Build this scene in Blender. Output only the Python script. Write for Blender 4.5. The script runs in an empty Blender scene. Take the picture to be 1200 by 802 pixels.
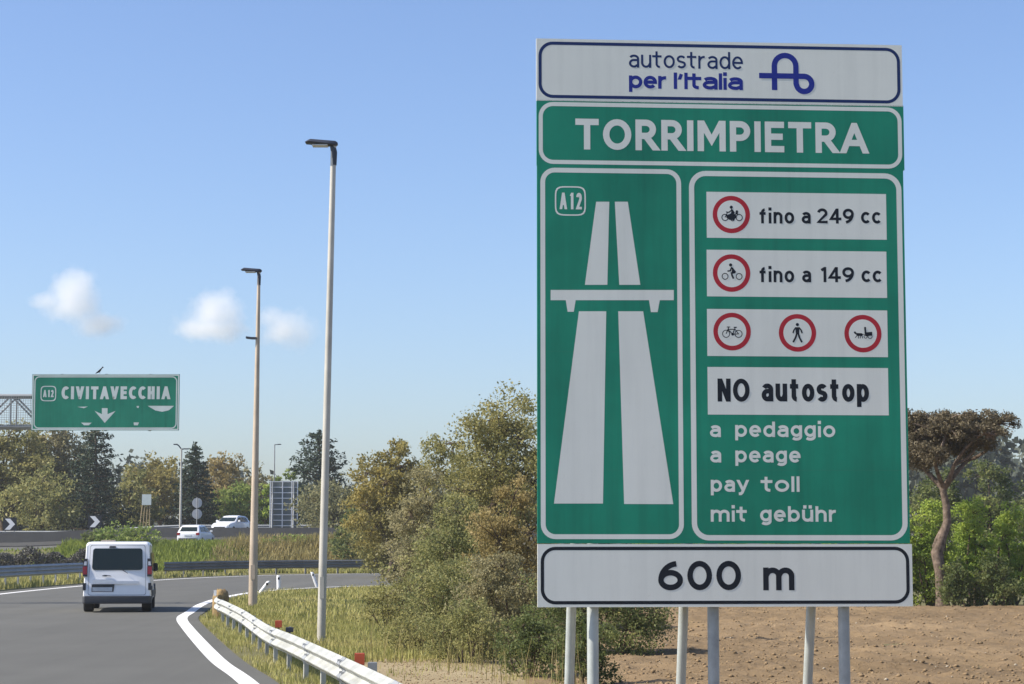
import bpy, bmesh, math, random
import numpy as np
from mathutils import Vector, Matrix

# ------------------------------------------------------------------ camera, sky, sun, exposure
scene = bpy.context.scene
C = scene.collection
R = math.radians
FPX = 2400.0                        # focal length in pixels of a 1200 px wide picture
HORIZON = 634.0
PITCH = math.atan((HORIZON - 401.0) / FPX)
CAM = Vector((0.0, 0.0, 2.0))

cam_data = bpy.data.cameras.new('camera')
cam_data.sensor_width = 36.0
cam_data.lens = 36.0 * FPX / 1200.0
cam_data.clip_start = 0.1
cam_data.clip_end = 12000.0
cam = bpy.data.objects.new('camera', cam_data)
cam.location = CAM
cam.rotation_euler = (math.pi / 2 + PITCH, 0, 0)
C.objects.link(cam)
scene.camera = cam

SUN_EL, SUN_AZ = R(42.0), R(261.0)  # azimuth clockwise from +Y: the sun stands to the left
world = bpy.data.worlds.new('World')
scene.world = world
world.use_nodes = True
wn = world.node_tree.nodes
wl = world.node_tree.links
sky = wn.new('ShaderNodeTexSky')
sky.sky_type = 'NISHITA'
sky.sun_disc = False
sky.sun_elevation = SUN_EL
sky.sun_rotation = SUN_AZ
sky.altitude = 0
sky.air_density = 1.0
sky.dust_density = 1.2
sky.ozone_density = 1.0
wn['Background'].inputs['Strength'].default_value = 0.10
tint = wn.new('ShaderNodeMix')          # the camera's cooler rendering of the sky
tint.data_type = 'RGBA'
tint.blend_type = 'MULTIPLY'
tint.inputs[0].default_value = 1.0
tint.inputs[7].default_value = (0.678, 0.752, 0.93, 1)
wl.new(sky.outputs[0], tint.inputs[6])
wl.new(tint.outputs[2], wn['Background'].inputs['Color'])

sun_data = bpy.data.lights.new('sun', 'SUN')
sun_data.energy = 3.6
sun_data.angle = R(0.5)
sun_data.color = (1.0, 0.93, 0.82)
sun = bpy.data.objects.new('sun', sun_data)
sdir = Vector((math.sin(SUN_AZ) * math.cos(SUN_EL), math.cos(SUN_AZ) * math.cos(SUN_EL), math.sin(SUN_EL)))
sun.rotation_euler = (-sdir).to_track_quat('-Z', 'Y').to_euler()
sun.location = (-40, 20, 60)
C.objects.link(sun)

scene.view_settings.view_transform = 'Standard'
scene.view_settings.look = 'None'
scene.view_settings.gamma = 1.0
scene.view_settings.exposure = 1.0
scene.render.engine = 'CYCLES'
scene.cycles.max_bounces = 8
scene.cycles.volume_bounces = 4
scene.cycles.transparent_max_bounces = 8

# ------------------------------------------------------------------ helpers
cp, sp = math.cos(PITCH), math.sin(PITCH)

def ray(px, py):
    a, b = (px - 600.0) / FPX, (401.0 - py) / FPX
    return Vector((a, cp - b * sp, sp + b * cp))

def at(px, py, Y):
    r = ray(px, py)
    return CAM + r * (Y / r.y)

def ground(px, py, z=0.0):
    r = ray(px, py)
    return CAM + r * ((z - CAM.z) / r.z)

def smooth(a, b, x):
    t = min(1.0, max(0.0, (x - a) / (b - a)))
    return t * t * (3 - 2 * t)

def H(x, y):
    """height of the terrain: flat near, a bank up to the second road, level beyond"""
    k = 0.80 + 0.20 * smooth(-38, -27, x)
    z = 1.6 * smooth(132, 143, y) + 1.0 * smooth(143, 172, y) + 0.6 * smooth(176, 260, y)
    return z * k

def tag(o, label=None, cat=None, group=None, kind=None):
    if label: o['label'] = label
    if cat: o['category'] = cat
    if group: o['group'] = group
    if kind: o['kind'] = kind
    return o

def empty(name, loc=(0, 0, 0), rotz=0.0):
    o = bpy.data.objects.new(name, None)
    o.location = loc
    o.rotation_euler = (0, 0, rotz)
    o.empty_display_size = 0.3
    C.objects.link(o)
    return o

def copy_tree(o, parent=None):
    c = o.copy()
    C.objects.link(c)
    if parent is not None:
        c.parent = parent
    for ch in list(o.children):
        copy_tree(ch, c)
    return c

class MB:
    """collects faces and links them as one mesh object"""
    def __init__(s):
        s.v, s.f, s.m = [], [], []
    def face(s, pts, mi=0):
        n = len(s.v)
        s.v += [tuple(p) for p in pts]
        s.f.append(tuple(range(n, n + len(pts))))
        s.m.append(mi)
    def add(s, vs, fs, mi=0):
        n = len(s.v)
        s.v += [tuple(p) for p in vs]
        for f in fs:
            s.f.append(tuple(i + n for i in f))
            s.m.append(mi)
    def box(s, c, d, mi=0, rot=None):
        x, y, z = d[0] / 2, d[1] / 2, d[2] / 2
        vs = [Vector(p) for p in ((-x,-y,-z),(x,-y,-z),(x,y,-z),(-x,y,-z),(-x,-y,z),(x,-y,z),(x,y,z),(-x,y,z))]
        if rot is not None:
            vs = [rot @ v for v in vs]
        c = Vector(c)
        s.add([v + c for v in vs], ((0,3,2,1),(4,5,6,7),(0,1,5,4),(1,2,6,5),(2,3,7,6),(3,0,4,7)), mi)
    def tube(s, pts, rad, n=8, mi=0, cap=True):
        pts = [Vector(p) for p in pts]
        if not hasattr(rad, '__len__'):
            rad = [rad] * len(pts)
        rings = []
        up = None
        for i, p in enumerate(pts):
            t = (pts[min(i + 1, len(pts) - 1)] - pts[max(i - 1, 0)]).normalized()
            if up is None:
                up = Vector((0, 1, 0)) if abs(t.y) < 0.8 else Vector((1, 0, 0))
            a = t.cross(up).normalized()
            b = a.cross(t).normalized()
            up = b
            rings.append([p + (a * math.cos(k * 2 * math.pi / n) + b * math.sin(k * 2 * math.pi / n)) * rad[i] for k in range(n)])
        vs = [v for r in rings for v in r]
        fs = []
        for i in range(len(pts) - 1):
            for k in range(n):
                fs.append((i * n + k, i * n + (k + 1) % n, (i + 1) * n + (k + 1) % n, (i + 1) * n + k))
        if cap:
            fs.append(tuple(range(n - 1, -1, -1)))
            fs.append(tuple(range((len(pts) - 1) * n, len(pts) * n)))
        s.add(vs, fs, mi)
    def loft(s, loops, mi=0, cap0=True, cap1=True):
        n = len(loops[0])
        vs = [v for l in loops for v in l]
        fs = []
        for i in range(len(loops) - 1):
            for k in range(n):
                fs.append((i * n + k, i * n + (k + 1) % n, (i + 1) * n + (k + 1) % n, (i + 1) * n + k))
        if cap0: fs.append(tuple(range(n - 1, -1, -1)))
        if cap1: fs.append(tuple(range((len(loops) - 1) * n, len(loops) * n)))
        s.add(vs, fs, mi)
    def lathe(s, prof, c, axis='z', n=20, mi=0):
        """prof: list of (radius, height) turned about an axis through c"""
        c = Vector(c)
        loops = []
        for r, h in prof:
            l = []
            for k in range(n):
                a = 2 * math.pi * k / n
                p = (r * math.cos(a), r * math.sin(a), h)
                if axis == 'x': p = (p[2], p[0], p[1])
                elif axis == 'y': p = (p[0], p[2], p[1])
                l.append(c + Vector(p))
            loops.append(l)
        s.loft(loops, mi)
    def build(s, name, mats, parent=None, smooth_deg=None):
        me = bpy.data.meshes.new(name)
        me.from_pydata(s.v, [], s.f)
        if not isinstance(mats, (list, tuple)):
            mats = [mats]
        for m in mats:
            me.materials.append(m)
        if len(mats) > 1:
            me.polygons.foreach_set('material_index', s.m)
        bm = bmesh.new()
        bm.from_mesh(me)
        bmesh.ops.recalc_face_normals(bm, faces=bm.faces)
        bm.to_mesh(me)
        bm.free()
        if smooth_deg:
            me.shade_smooth()
            try:
                me.set_sharp_from_angle(angle=R(smooth_deg))
            except Exception:
                pass
        me.update()
        o = bpy.data.objects.new(name, me)
        C.objects.link(o)
        if parent is not None:
            o.parent = parent
        return o

def np_mesh(name, V, F, mat, parent=None, sm=False):
    """V (n,3) array, F (m,k) array of quads or triangles"""
    me = bpy.data.meshes.new(name)
    k = F.shape[1]
    me.vertices.add(len(V))
    me.vertices.foreach_set('co', np.ascontiguousarray(V, dtype=np.float32).ravel())
    me.loops.add(F.size)
    me.loops.foreach_set('vertex_index', np.ascontiguousarray(F, dtype=np.int32).ravel())
    me.polygons.add(len(F))
    me.polygons.foreach_set('loop_start', np.arange(0, F.size, k, dtype=np.int32))
    me.polygons.foreach_set('loop_total', np.full(len(F), k, dtype=np.int32))
    if sm:
        me.polygons.foreach_set('use_smooth', np.ones(len(F), dtype=bool))
    me.materials.append(mat)
    me.update(calc_edges=True)
    me.validate()
    o = bpy.data.objects.new(name, me)
    C.objects.link(o)
    if parent is not None:
        o.parent = parent
    return o

# ------------------------------------------------------------------ materials
def new_mat(name):
    m = bpy.data.materials.new(name)
    m.use_nodes = True
    nt = m.node_tree
    return m, nt, nt.nodes['Principled BSDF']

def node(nt, typ, **kw):
    n = nt.nodes.new(typ)
    for k, v in kw.items():
        setattr(n, k, v)
    return n

def ramp(nt, stops):
    r = nt.nodes.new('ShaderNodeValToRGB')
    els = r.color_ramp.elements
    while len(els) < len(stops):
        els.new(0.5)
    for e, (p, c) in zip(els, stops):
        e.position = p
        e.color = (c[0], c[1], c[2], 1)
    return r

def noise(nt, scale, detail=6, rough=0.6, vec=None, dist=0.0):
    n = nt.nodes.new('ShaderNodeTexNoise')
    n.inputs['Scale'].default_value = scale
    n.inputs['Detail'].default_value = detail
    n.inputs['Roughness'].default_value = rough
    n.inputs['Distortion'].default_value = dist
    if vec is not None:
        nt.links.new(vec, n.inputs['Vector'])
    return n

def paint(name, col, rough=0.5, metal=0.0, dirt=0.12, dscale=3.0, spec=0.5, coat=0.0, bump=0.0, bscale=40):
    m, nt, b = new_mat(name)
    tc = node(nt, 'ShaderNodeTexCoord')
    n = noise(nt, dscale, 8, 0.65, tc.outputs['Object'])
    r = ramp(nt, ((0.3, tuple(c * (1 - dirt) for c in col)), (0.7, tuple(min(1, c * (1 + dirt * 0.6)) for c in col))))
    nt.links.new(n.outputs['Fac'], r.inputs[0])
    nt.links.new(r.outputs[0], b.inputs['Base Color'])
    b.inputs['Roughness'].default_value = rough
    b.inputs['Metallic'].default_value = metal
    b.inputs['Specular IOR Level'].default_value = spec
    b.inputs['Coat Weight'].default_value = coat
    if bump:
        n2 = noise(nt, bscale, 4, 0.6, tc.outputs['Object'])
        bp = node(nt, 'ShaderNodeBump')
        bp.inputs['Strength'].default_value = bump
        bp.inputs['Distance'].default_value = 0.02
        nt.links.new(n2.outputs['Fac'], bp.inputs['Height'])
        nt.links.new(bp.outputs[0], b.inputs['Normal'])
    return m

def sheeting(name, col, var=0.16, streak=0.10):
    """reflective film: cloudy fading, faint run-off streaks, a little unevenness"""
    m, nt, b = new_mat(name)
    tc = node(nt, 'ShaderNodeTexCoord')
    n1 = noise(nt, 0.9, 5, 0.6, tc.outputs['Object'])
    mp = node(nt, 'ShaderNodeMapping'); mp.inputs['Scale'].default_value = (9, 9, 0.5)
    nt.links.new(tc.outputs['Object'], mp.inputs[0])
    n2 = noise(nt, 1.0, 6, 0.65, mp.outputs[0])
    n3 = noise(nt, 26, 5, 0.7, tc.outputs['Object'])
    r1 = ramp(nt, ((0.3, tuple(c * (1 - var) for c in col)), (0.7, tuple(min(1, c * (1 + var * 0.5) + 0.006) for c in col))))
    nt.links.new(n1.outputs['Fac'], r1.inputs[0])
    r2 = ramp(nt, ((0.25, (1 - streak * 1.6,) * 3), (0.55, (1, 1, 1))))
    nt.links.new(n2.outputs['Fac'], r2.inputs[0])
    r3 = ramp(nt, ((0.25, (0.90, 0.89, 0.86)), (0.40, (1, 1, 1))))
    nt.links.new(n3.outputs['Fac'], r3.inputs[0])
    cur = r1.outputs[0]
    for r in (r2, r3):
        mx = node(nt, 'ShaderNodeMix', data_type='RGBA', blend_type='MULTIPLY')
        mx.inputs[0].default_value = 1.0
        nt.links.new(cur, mx.inputs[6]); nt.links.new(r.outputs[0], mx.inputs[7])
        cur = mx.outputs[2]
    nt.links.new(cur, b.inputs['Base Color'])
    rr = ramp(nt, ((0.3, (0.36,) * 3), (0.7, (0.56,) * 3)))
    nt.links.new(n1.outputs['Fac'], rr.inputs[0])
    nt.links.new(rr.outputs[0], b.inputs['Roughness'])
    b.inputs['Specular IOR Level'].default_value = 0.4
    return m

def leaf_mat(name, cols, trans=0.45, rough=0.6, clump=0.5):
    """leaf colours vary from leaf to leaf and slowly from branch to branch"""
    m, nt, b = new_mat(name)
    g = node(nt, 'ShaderNodeNewGeometry')
    tc = node(nt, 'ShaderNodeTexCoord')
    n = noise(nt, clump, 3, 0.6, tc.outputs['Object'])
    mx = node(nt, 'ShaderNodeMath', operation='MULTIPLY_ADD')
    nt.links.new(g.outputs['Random Per Island'], mx.inputs[0])
    mx.inputs[1].default_value = 0.36
    ms = node(nt, 'ShaderNodeMath', operation='MULTIPLY_ADD')
    nt.links.new(n.outputs['Fac'], ms.inputs[0])
    ms.inputs[1].default_value = 1.3
    ms.inputs[2].default_value = -0.33
    nt.links.new(ms.outputs[0], mx.inputs[2])
    k = len(cols)
    r = ramp(nt, [(i / (k - 1), c) for i, c in enumerate(cols)])
    nt.links.new(mx.outputs[0], r.inputs[0])
    nt.links.new(r.outputs[0], b.inputs['Base Color'])
    b.inputs['Roughness'].default_value = rough
    b.inputs['Specular IOR Level'].default_value = 0.25
    t = node(nt, 'ShaderNodeBsdfTranslucent')
    nt.links.new(r.outputs[0], t.inputs['Color'])
    mix = node(nt, 'ShaderNodeMixShader')
    mix.inputs[0].default_value = trans
    nt.links.new(b.outputs[0], mix.inputs[1])
    nt.links.new(t.outputs[0], mix.inputs[2])
    nt.links.new(mix.outputs[0], nt.nodes['Material Output'].inputs['Surface'])
    return m

def soil_mat(name, stops, big=0.15, fine=6.0, bump=0.6, dist=0.05):
    m, nt, b = new_mat(name)
    g = node(nt, 'ShaderNodeNewGeometry')
    n1 = noise(nt, big, 6, 0.6, g.outputs['Position'])
    n2 = noise(nt, fine, 8, 0.7, g.outputs['Position'])
    mx = node(nt, 'ShaderNodeMath', operation='MULTIPLY_ADD')
    nt.links.new(n2.outputs['Fac'], mx.inputs[0])
    mx.inputs[1].default_value = 0.6
    ms = node(nt, 'ShaderNodeMath', operation='MULTIPLY_ADD')
    nt.links.new(n1.outputs['Fac'], ms.inputs[0])
    ms.inputs[1].default_value = 0.9
    ms.inputs[2].default_value = -0.25
    nt.links.new(ms.outputs[0], mx.inputs[2])
    r = ramp(nt, stops)
    nt.links.new(mx.outputs[0], r.inputs[0])
    nt.links.new(r.outputs[0], b.inputs['Base Color'])
    b.inputs['Roughness'].default_value = 0.95
    b.inputs['Specular IOR Level'].default_value = 0.15
    bp = node(nt, 'ShaderNodeBump')
    bp.inputs['Strength'].default_value = bump
    bp.inputs['Distance'].default_value = dist
    nt.links.new(n2.outputs['Fac'], bp.inputs['Height'])
    nt.links.new(bp.outputs[0], b.inputs['Normal'])
    return m

def asphalt_mat(name, lo, hi):
    m, nt, b = new_mat(name)
    g = node(nt, 'ShaderNodeNewGeometry')
    mp = node(nt, 'ShaderNodeMapping')
    mp.inputs['Rotation'].default_value = (0, 0, R(-11))
    mp.inputs['Scale'].default_value = (0.9, 0.03, 1)
    nt.links.new(g.outputs['Position'], mp.inputs[0])
    n1 = noise(nt, 1.0, 5, 0.6, mp.outputs[0])
    n2 = noise(nt, 60.0, 4, 0.7, g.outputs['Position'])
    n3 = noise(nt, 0.35, 5, 0.6, g.outputs['Position'])
    a = node(nt, 'ShaderNodeMath', operation='MULTIPLY_ADD')
    nt.links.new(n1.outputs['Fac'], a.inputs[0]); a.inputs[1].default_value = 0.6
    a2 = node(nt, 'ShaderNodeMath', operation='MULTIPLY_ADD')
    nt.links.new(n2.outputs['Fac'], a2.inputs[0]); a2.inputs[1].default_value = 0.35
    a3 = node(nt, 'ShaderNodeMath', operation='MULTIPLY_ADD')
    nt.links.new(n3.outputs['Fac'], a3.inputs[0]); a3.inputs[1].default_value = 0.5; a3.inputs[2].default_value = -0.22
    nt.links.new(a3.outputs[0], a2.inputs[2]); nt.links.new(a2.outputs[0], a.inputs[2])
    r = ramp(nt, ((0.25, lo), (0.75, hi)))
    nt.links.new(a.outputs[0], r.inputs[0])
    nt.links.new(r.outputs[0], b.inputs['Base Color'])
    b.inputs['Roughness'].default_value = 0.85
    b.inputs['Specular IOR Level'].default_value = 0.3
    bp = node(nt, 'ShaderNodeBump')
    bp.inputs['Strength'].default_value = 0.4
    bp.inputs['Distance'].default_value = 0.01
    nt.links.new(n2.outputs['Fac'], bp.inputs['Height'])
    nt.links.new(bp.outputs[0], b.inputs['Normal'])
    return m

def glass_mat(name, col, rough=0.06):
    m, nt, b = new_mat(name)
    b.inputs['Base Color'].default_value = (*col, 1)
    b.inputs['Roughness'].default_value = rough
    b.inputs['Specular IOR Level'].default_value = 0.35
    return m

M = {}
M['asphalt'] = asphalt_mat('asphalt', (0.086, 0.084, 0.072), (0.127, 0.124, 0.108))
def worn_paint():
    m, nt, b = new_mat('worn_road_paint')
    g = node(nt, 'ShaderNodeNewGeometry')
    n1 = noise(nt, 7.0, 8, 0.75, g.outputs['Position'])
    r = ramp(nt, ((0.27, (0.22, 0.215, 0.20)), (0.37, (0.70, 0.69, 0.66)), (0.7, (0.80, 0.79, 0.76))))
    nt.links.new(n1.outputs['Fac'], r.inputs[0]); nt.links.new(r.outputs[0], b.inputs['Base Color'])
    b.inputs['Roughness'].default_value = 0.7
    return m
M['line'] = worn_paint()
M['ground'] = soil_mat('dry_ground', ((0.15, (0.085, 0.085, 0.032)), (0.5, (0.145, 0.135, 0.060)), (0.85, (0.21, 0.175, 0.10))), 0.25, 5.0)
M['track'] = soil_mat('dusty_track', ((0.15, (0.22, 0.165, 0.088)), (0.5, (0.31, 0.245, 0.140)), (0.85, (0.39, 0.315, 0.19))), 0.5, 6.0)
M['field'] = soil_mat('ploughed_soil', ((0.15, (0.105, 0.070, 0.036)), (0.45, (0.205, 0.142, 0.076)), (0.7, (0.285, 0.200, 0.110)), (0.95, (0.40, 0.300, 0.180))), 0.12, 4.0, 0.9, 0.06)
M['bank'] = soil_mat('bank_soil', ((0.2, (0.10, 0.10, 0.035)), (0.8, (0.22, 0.18, 0.09))), 0.2, 3.0)
M['clod'] = soil_mat('soil_clod', ((0.2, (0.15, 0.10, 0.052)), (0.8, (0.36, 0.255, 0.145))), 2.0, 9.0)
M['stone'] = soil_mat('pale_stone', ((0.2, (0.32, 0.27, 0.20)), (0.8, (0.50, 0.44, 0.34))), 2.0, 9.0)
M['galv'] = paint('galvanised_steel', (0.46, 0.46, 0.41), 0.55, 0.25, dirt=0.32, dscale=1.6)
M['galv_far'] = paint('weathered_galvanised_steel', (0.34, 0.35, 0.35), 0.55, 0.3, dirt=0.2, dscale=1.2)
M['galv_dark'] = paint('shaded_galvanised_steel', (0.17, 0.17, 0.16), 0.6, 0.2, dirt=0.3, dscale=0.8)  # darker copy of the rail steel: the bend rail's shade is put into its colour
M['pole'] = paint('lamp_pole_steel', (0.52, 0.49, 0.42), 0.5, 0.2, dirt=0.22, dscale=1.1)
M['pole_tan'] = paint('oxidised_pole_steel', (0.52, 0.42, 0.31), 0.55, 0.15, dirt=0.25, dscale=0.9)
M['lamp'] = paint('lamp_housing', (0.035, 0.040, 0.055), 0.5)
M['lampglass'] = paint('lamp_lens', (0.55, 0.56, 0.55), 0.2)
M['sign_white'] = sheeting('sign_white_sheeting', (0.79, 0.79, 0.71), 0.06, 0.05)
M['sign_green'] = sheeting('sign_green_sheeting', (0.004, 0.252, 0.146), 0.26, 0.14)
M['sign_black'] = paint('sign_black_print', (0.010, 0.013, 0.020), 0.5, dirt=0.2, spec=0.3)
M['sign_blue'] = paint('sign_blue_print', (0.018, 0.030, 0.26), 0.5, dirt=0.1, spec=0.3)
M['sign_navy'] = paint('sign_navy_print', (0.012, 0.030, 0.12), 0.5, dirt=0.1, spec=0.3)
M['sign_red'] = paint('sign_red_print', (0.46, 0.022, 0.035), 0.45, dirt=0.15, spec=0.3)
M['sign_back'] = paint('sign_back_aluminium', (0.42, 0.43, 0.44), 0.5, 0.4)
M['board_back'] = paint('dull_board_back', (0.12, 0.145, 0.145), 0.6)
M['seam'] = paint('panel_seam', (0.03, 0.20, 0.12), 0.5)
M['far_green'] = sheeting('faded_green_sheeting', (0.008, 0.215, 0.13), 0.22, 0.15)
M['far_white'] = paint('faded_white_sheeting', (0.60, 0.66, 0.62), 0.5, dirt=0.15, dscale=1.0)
M['steel'] = paint('sign_post_steel', (0.50, 0.53, 0.50), 0.5, 0.3, dirt=0.2, dscale=4.0)
M['steel_blue'] = paint('sign_post_dull_steel', (0.40, 0.42, 0.41), 0.55, 0.3, dirt=0.25, dscale=6.0)
M['van_white'] = paint('van_white_paint', (0.80, 0.80, 0.80), 0.25, dirt=0.03, coat=0.5)
M['trim'] = paint('dark_plastic', (0.035, 0.037, 0.042), 0.6)
M['glass'] = glass_mat('dark_glass', (0.010, 0.020, 0.018), 0.12)
M['rubber'] = paint('tyre_rubber', (0.018, 0.018, 0.018), 0.8)
M['rim'] = paint('wheel_rim', (0.35, 0.35, 0.36), 0.35, 0.6)
M['taillight'] = paint('red_lens', (0.28, 0.015, 0.02), 0.2, dirt=0.05)
M['lens_clear'] = paint('clear_lens', (0.60, 0.60, 0.62), 0.15, dirt=0.05)
M['plate'] = paint('number_plate', (0.50, 0.53, 0.56), 0.4, dirt=0.15, dscale=14)
M['concrete'] = paint('barrier_concrete', (0.085, 0.083, 0.078), 0.85, dirt=0.25, dscale=0.6, bump=0.3, bscale=8)
M['rust'] = paint('rusty_yellow_paint', (0.30, 0.20, 0.08), 0.8, dirt=0.6, dscale=9.0, bump=0.5)
M['white_plastic'] = paint('white_plastic', (0.80, 0.79, 0.77), 0.5, dirt=0.06)
M['orange'] = paint('orange_reflector', (0.55, 0.10, 0.04), 0.4, dirt=0.15)
M['bark'] = paint('bark', (0.115, 0.085, 0.060), 0.95, dirt=0.5, dscale=4.0, spec=0.1, bump=0.9, bscale=14)
M['pine_bark'] = paint('pine_bark', (0.165, 0.125, 0.095), 0.95, dirt=0.7, dscale=7.0, spec=0.1, bump=1.0, bscale=9)
M['dry_wood'] = paint('pale_wood', (0.36, 0.27, 0.15), 0.9, dirt=0.3, dscale=5.0)
M['feather'] = paint('dark_feathers', (0.03, 0.03, 0.035), 0.7)

# ------------------------------------------------------------------ setting: ground, roads, field
def arange2(a, b, step):
    n = max(2, int(round((b - a) / step)) + 1)
    return np.linspace(a, b, n)

def fnoise(x, y, seed=0, octaves=4, scale=1.0):
    """value noise for meshes"""
    rng = np.random.RandomState(seed)
    out = np.zeros_like(x)
    amp = 1.0
    for o in range(octaves):
        g = rng.rand(64, 64)
        u, v = x * scale * 2 ** o, y * scale * 2 ** o
        i, j = np.floor(u).astype(int), np.floor(v).astype(int)
        a, b = u - i, v - j
        a, b = a * a * (3 - 2 * a), b * b * (3 - 2 * b)
        i0, i1, j0, j1 = i % 64, (i + 1) % 64, j % 64, (j + 1) % 64
        out += amp * ((g[i0, j0] * (1 - a) + g[i1, j0] * a) * (1 - b) + (g[i0, j1] * (1 - a) + g[i1, j1] * a) * b - 0.5)
        amp *= 0.5
    return out

def grid(xs, ys, zf, name, mat, kind=None):
    X, Y = np.meshgrid(xs, ys)
    Z = zf(X, Y)
    V = np.stack([X.ravel(), Y.ravel(), Z.ravel()], 1)
    nx, ny = len(xs), len(ys)
    idx = np.arange(nx * ny).reshape(ny, nx)
    F = np.stack([idx[:-1, :-1].ravel(), idx[:-1, 1:].ravel(), idx[1:, 1:].ravel(), idx[1:, :-1].ravel()], 1)
    o = np_mesh(name, V, F, mat, sm=True)
    if kind: tag(o, kind=kind)
    return o

Hv = np.vectorize(H)
gx = np.concatenate([[-4000, -1500, -500, -200, -120], np.arange(-90, 91, 1.5), [120, 200, 500, 1500, 4000]])
gy = np.concatenate([[-600, -100, -20], np.arange(0, 130, 3.0), np.arange(130, 182, 1.0), np.arange(184, 262, 4.0), [300, 500, 1000, 2500, 6000]])
tag(grid(gx, gy, lambda X, Y: Hv(X, Y) - 0.010, 'ground', M['ground']), kind='structure')

# edge lines of the slip road (x, y): the inner one next to the grass island, the outer one across the road
def catmull(pts, step=0.6):
    pts = [Vector((p[0], p[1], 0)) for p in pts]
    out = []
    P = [pts[0] * 2 - pts[1]] + pts + [pts[-1] * 2 - pts[-2]]
    for i in range(1, len(P) - 2):
        n = max(2, int((P[i + 1] - P[i]).length / step))
        for k in range(n):
            t = k / n
            a, b, c, d = P[i - 1], P[i], P[i + 1], P[i + 2]
            out.append(0.5 * ((2 * b) + (c - a) * t + (2 * a - 5 * b + 4 * c - d) * t * t + (3 * b - a - 3 * c + d) * t ** 3))
    out.append(pts[-1])
    return out

inner_pts = [(4.0, -12), (1.85, 0), (-0.7, 14), (-3.6, 28.6), (-5.0, 35.0), (-7.36, 47.0), (-8.55, 53.5), (-9.05, 58), (-9.85, 66), (-10.2, 74), (-9.9, 82), (-8.2, 88.5), (-4.5, 94.0), (1.0, 98.0), (8, 101), (24, 106), (60, 116)]
outer_pts = [(-6.0, -14), (-8.0, -2), (-10.6, 12), (-13.4, 28), (-15.6, 42), (-17.6, 56), (-18.9, 70), (-19.3, 82), (-18.9, 95), (-17.6, 108), (-14.9, 118), (-10.5, 124.5), (-4.5, 127.8), (2, 129.4), (12, 130.8), (30, 132), (62, 134)]
inner = catmull(inner_pts)
outer = catmull(outer_pts)

def side(path, i):
    t = (path[min(i + 1, len(path) - 1)] - path[max(i - 1, 0)]).normalized()
    return Vector((t.y, -t.x, 0))          # to the right of travel

def offset(path, d):
    return [p + side(path, i) * d for i, p in enumerate(path)]

def resample(path, n):
    L = [0.0]
    for a, b in zip(path, path[1:]):
        L.append(L[-1] + (b - a).length)
    out, j = [], 0
    for k in range(n):
        s = L[-1] * k / (n - 1)
        while j < len(L) - 2 and L[j + 1] < s:
            j += 1
        t = (s - L[j]) / max(1e-9, L[j + 1] - L[j])
        out.append(path[j].lerp(path[j + 1], t))
    return out

ra, rb = resample(offset(inner, 0.42), 200), resample(offset(outer, -1.0), 200)
mb = MB()
for i in range(199):
    for k in range(4):
        q = [ra[i].lerp(rb[i], k / 4), ra[i + 1].lerp(rb[i + 1], k / 4), ra[i + 1].lerp(rb[i + 1], (k + 1) / 4), ra[i].lerp(rb[i], (k + 1) / 4)]
        mb.face([(p.x, p.y, 0.004) for p in q])
tag(mb.build('road', M['asphalt']), kind='structure')

def painted_line(path, d0, d1, z, name='road_marking'):
    mb = MB()
    a, b = offset(path, d0), offset(path, d1)
    for i in range(len(path) - 1):
        mb.face([(a[i].x, a[i].y, z), (a[i + 1].x, a[i + 1].y, z), (b[i + 1].x, b[i + 1].y, z), (b[i].x, b[i].y, z)])
    return tag(mb.build(name, M['line']), kind='structure')
painted_line(inner, -0.14, 0.14, 0.009)
painted_line(outer, -0.14, 0.14, 0.009)

# the second, higher road beyond the bank
mb = MB()
for xa in np.arange(-90, 40, 2.0):
    for ya in np.arange(144.2, 174, 1.98):
        mb.face([(x, y, H(x, y) + 0.012) for x, y in ((xa, ya), (xa + 2, ya), (xa + 2, ya + 1.98), (xa, ya + 1.98))])
tag(mb.build('upper_road', M['asphalt']), kind='structure')

# bare field to the right, dug over
def field_z(X, Y):
    edge = np.clip(np.minimum(np.minimum((X - 0.2 + (Y - 26) * 0.02) / 2.0, (62 - Y) / 1.5), (Y - 12) / 3.0), 0, 1)
    rows = 0.02 * np.sin(Y * 2.6 + 0.8 * fnoise(X, Y, 3, 2, 0.15))
    return 0.012 + edge * (0.05 + 0.13 * fnoise(X, Y, 5, 5, 0.55) + 0.09 * fnoise(X, Y, 8, 3, 3.0) + rows)
mb = MB()
tg = np.arange(10, 35.6, 0.4)
for ya, yb in zip(tg, tg[1:]):
    for k in range(12):
        def q_(y, t):
            xl = float(np.interp(y, [10, 15.5, 22, 29.8, 33.3, 36.6], [1.9, 0.9, -0.5, -2.0, -2.5, -2.2]))
            xr = float(np.interp(y, [10, 30, 34, 36], [3.0, 2.2, 1.5, -0.5]))
            return (xl + (xr - xl) * t, y, 0.006)
        mb.face([q_(ya, k / 12), q_(ya, (k + 1) / 12), q_(yb, (k + 1) / 12), q_(yb, k / 12)])
tag(mb.build('dirt_track', M['track']), kind='structure')
tag(grid(arange2(0.2, 34, 0.12), arange2(12, 63, 0.14), field_z, 'field', M['field']), kind='structure')

# ------------------------------------------------------------------ the big motorway sign
def ray_plane(px, py, p0, n):
    r = ray(px, py)
    return CAM + r * ((p0 - CAM).dot(n) / r.dot(n))

class Face2D:
    """flat shapes on a vertical sign face; x along the face, z up, -y towards the viewer"""
    def __init__(s, p0, p1):
        s.o = p0.copy()
        s.u = Vector((p1.x - p0.x, p1.y - p0.y, 0)).normalized()
        s.n = Vector((s.u.y, -s.u.x, 0))           # towards the viewer
        s.rot = math.atan2(s.u.y, s.u.x)
    def uv(s, px, py):
        p = ray_plane(px, py, s.o, s.n) - s.o
        return (p.dot(s.u), p.z)

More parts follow.
